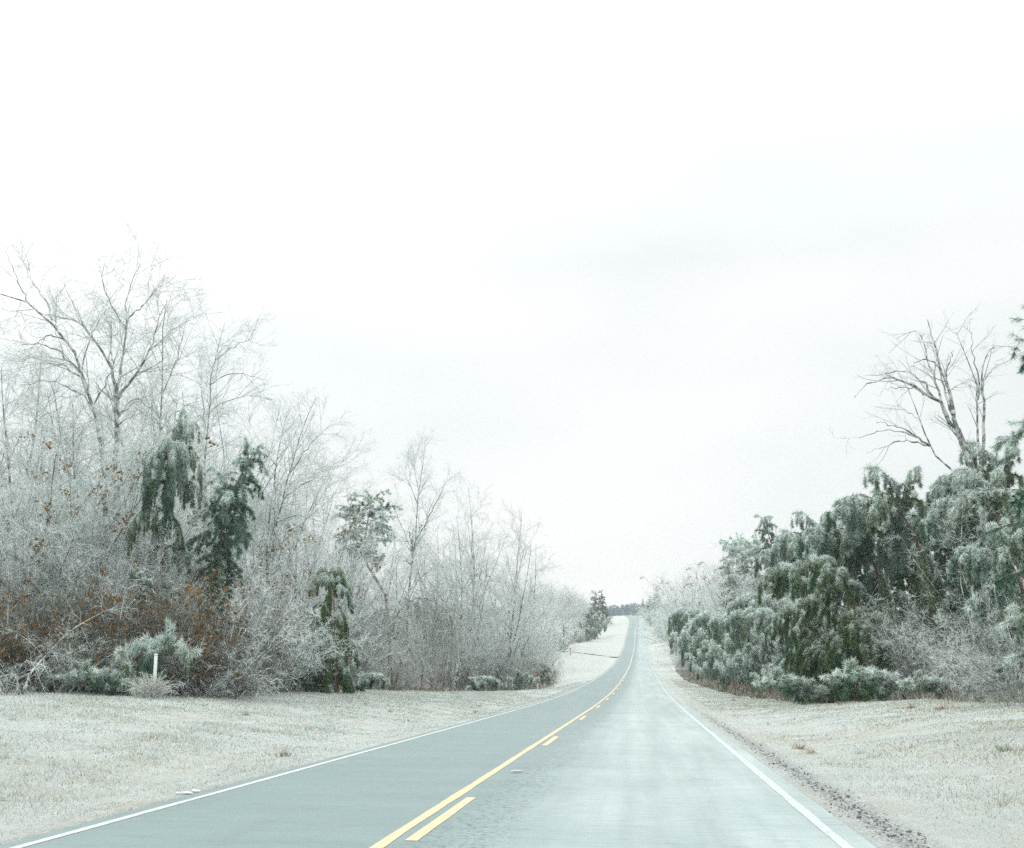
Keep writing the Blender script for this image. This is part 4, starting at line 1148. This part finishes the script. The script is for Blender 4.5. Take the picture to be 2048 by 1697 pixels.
# snow crust on the left verge
M_SNOW = plain('snow_crust', (.60, .64, .635), .7, 14, .12)
rng = np.random.default_rng(17)
sN = Soup()
for (px, py, L_, W_) in ((374, 1577, .17, .020), (392, 1573, .12, .016), (356, 1578, .07, .014)):
    Yn = 1.4 * F_PX / (py - 1349.0) * .98; c = at(px, py, Yn); n = 22
    V = [(c[0], Yn, float(H(c[0], Yn)) + .022)]
    for i in range(n):
        a_ = 2 * math.pi * i / n; k_ = rng.uniform(.75, 1.2)
        V.append((c[0] + math.cos(a_) * L_ * .45 * k_, Yn + math.sin(a_) * W_ * 2.4 * k_, 0))
    V = [V[0]] + [(x, y, float(H(x, y)) + .02) for x, y, z in V[1:]]
    mid = [(V[0][0] * .35 + v[0] * .65, V[0][1] * .35 + v[1] * .65, v[2] + .012) for v in V[1:]]
    V += mid; F = []
    for i in range(n):
        j = (i + 1) % n; F += [(0, n + 1 + i, n + 1 + j), (n + 1 + i, 1 + i, 1 + j), (n + 1 + i, 1 + j, n + 1 + j)]
    sN.add(V, F, (.8, .8, .8))
tag(obj('snow', sN.mesh('snow', M_SNOW, True)), 'small crust of snow left on the verge beside the left edge line', 'snow', kind='stuff')

# ------------------------------------------------------------------ grass and gravel
rng = np.random.default_rng(201)
FRO = np.array([.62, .685, .655]); STRAW = np.array([.50, .43, .29]); GRN = np.array([.33, .40, .28]); BRN = np.array([.26, .18, .10])
def blades(n, side, y0, y1, hmin, hmax, seed):
    rng = np.random.default_rng(seed)
    Y = y0 * (y1 / y0) ** rng.random(n)
    if side < 0:
        e = edgeL(Y); X = RL + .05 - (RL - e + 1.5) * rng.random(n) ** 1.0
    else:
        e = edgeR(Y); X = RR + .20 + (e - RR + 2.0) * rng.random(n) ** .9
        keep = rng.random(n) < np.clip((X - RR - .35) / .9, .12, 1); X, Y = X[keep], Y[keep]
    n = len(X)
    pat = np.sin(X * .8 + np.sin(Y * .4) * 2) * np.sin(Y * .55 + X * .3) + .6 * np.sin(X * 2.3 - Y * 1.1) * np.sin(Y * 1.7)
    r = rng.random(n)
    off = np.where(side < 0, RL - X, X - RR)
    frosty = np.exp(-np.maximum(off - .4, 0) / 1.6)
    st = np.clip(.10 + .15 * pat + (.14 if side > 0 else -.04), .01, .6) * (1 - .85 * frosty)
    gr = np.clip(.10 - .12 * pat, .01, .4) * (1 - .85 * frosty) * (1 if side < 0 else .4)
    c = np.where((r < st)[:, None], STRAW, np.where((r < st + gr)[:, None], GRN, np.where((r > .985)[:, None], BRN, FRO)))
    c = c * rng.uniform(.82, 1.12, (n, 1))
    Z = H(X, Y) - .01
    S = np.stack([X, Y, Z], 1)
    D = unit(np.stack([rng.normal(0, .55, n), rng.normal(0, .55, n), np.ones(n)], 1))
    hh = rng.uniform(hmin, hmax, n) * (1 + .5 * np.clip(pat, -1, 1)) * (1 - .45 * frosty)
    w = np.clip(Y * .0011, .010, .05)
    return S, D, hh, w, c
sGr = Soup()
for n, side, y0, y1, h0, h1, sd in ((260000, -1, 6, 110, .03, .09, 1), (170000, 1, 5, 120, .025, .075, 2)):
    S, D, hh, w, c = blades(n, side, y0, y1, h0, h1, sd)
    sGr.spikes(S, D, hh, w, c * .85, c * 1.08, rng)
# tussocks
for k in range(70):
    if k % 2: Y = 7 * (60 / 7) ** rng.random(); X = RL - .8 - (RL - edgeL(Y) - 1) * rng.random()
    else: Y = 7 * (60 / 7) ** rng.random(); X = RR + .9 + (edgeR(Y) - RR - .5) * rng.random()
    n = 46
    S = np.stack([X + rng.normal(0, .06, n), Y + rng.normal(0, .06, n), np.full(n, float(H(X, Y)) - .01)], 1)
    D = unit(np.stack([rng.normal(0, .6, n), rng.normal(0, .6, n), np.ones(n)], 1))
    c0 = [STRAW * .8, BRN * 1.1, GRN * .8, FRO * .9][rng.integers(0, 4)]
    c = c0 * rng.uniform(.75, 1.25, (n, 1))
    sGr.spikes(S, D, rng.uniform(.08, .22, n), np.full(n, .014), c, c * 1.15, rng)
tag(obj('grass', sGr.mesh('grass', M_GRASS)), 'frosted winter grass on both verges', 'grass', kind='stuff')

# undergrowth along both wood edges
sU = Soup()
n = 42000
Y = 24 * (150 / 24.) ** rng.random(n); sd_ = rng.random(n) < .6
X = np.where(sd_, edgeL(Y) - rng.normal(.6, .7, n), edgeR(Y) + np.abs(rng.normal(1.2, .8, n)))
Z = H(X, Y)
D = unit(np.stack([rng.normal(0, .6, n), rng.normal(0, .6, n), np.ones(n)], 1))
r = rng.random(n)[:, None]
c = np.where(r < .42, BRN * .8, np.where(r < .58, STRAW * .7, np.where(r < .68, GRN * .5, FRO * .9))) * rng.uniform(.7, 1.2, (n, 1))  # more brown, less frost: contact shade painted into the weed colours
sU.spikes(np.stack([X, Y, Z], 1), D, rng.uniform(.12, .55, n), np.clip(Y * .0007, .014, .05), c * .8, c, rng)
tag(obj('undergrowth', sU.mesh('undergrowth', M_GRASS)), 'tangle of frosted weeds along the wood edges', 'weeds', kind='stuff')

# gravel crumbs at the right pavement edge
rng = np.random.default_rng(33)
n = 1300
Y = 6 * (40 / 6.) ** rng.random(n); X = RR + .33 + rng.normal(0, .10, n) + .05 * np.sin(Y * 2)
X = np.maximum(X, RR + .03)
s8 = rng.uniform(.004, .017, n) * np.where(rng.random(n) < .06, 1.8, 1)
o6 = o8 / .035
V = np.stack([X, Y, H(X, Y) + .01], 1)[:, None] + o6[None] * s8[:, None, None] * rng.uniform(.6, 1.3, (n, 6, 1)) * np.array([1, 1, .6])
F = (np.arange(n)[:, None, None] * 6 + np.array(f8)[None]).reshape(-1, 3)
c = np.where(rng.random(n)[:, None] < .75, np.array([.17, .17, .155]), np.array([.5, .52, .5])) * rng.uniform(.6, 1.3, (n, 1))
sV = Soup(); sV.add(V.reshape(-1, 3), F, np.repeat(c, 6, 0))
tag(obj('gravel', sV.mesh('gravel', M_LEAF)), 'dark gravel crumbs along the right pavement edge', 'gravel', kind='stuff')

# ------------------------------------------------------------------ haze
HAZE = 0.00034
zlo, zhi = float(GZ.min()) - 1.0, 44.0
mh = bpy.data.materials.new('haze'); mh.use_nodes = True
th = mh.node_tree; th.nodes.clear()
ho = th.nodes.new('ShaderNodeOutputMaterial'); hv = th.nodes.new('ShaderNodeVolumePrincipled')
hv.inputs['Density'].default_value = HAZE
hv.inputs['Color'].default_value = (.975, .995, 1.0, 1)
hv.inputs['Anisotropy'].default_value = .0
th.links.new(hv.outputs['Volume'], ho.inputs['Volume'])
V = [(x, y, z) for z in (zlo, zhi) for x, y in ((-1600, -260), (1600, -260), (1600, 2700), (-1600, 2700))]
F = [(3, 2, 1, 0), (4, 5, 6, 7), (0, 1, 5, 4), (1, 2, 6, 5), (2, 3, 7, 6), (3, 0, 4, 7)]
hz_ = obj('haze', pymesh('haze', V, F, mh)); tag(hz_, kind='stuff')
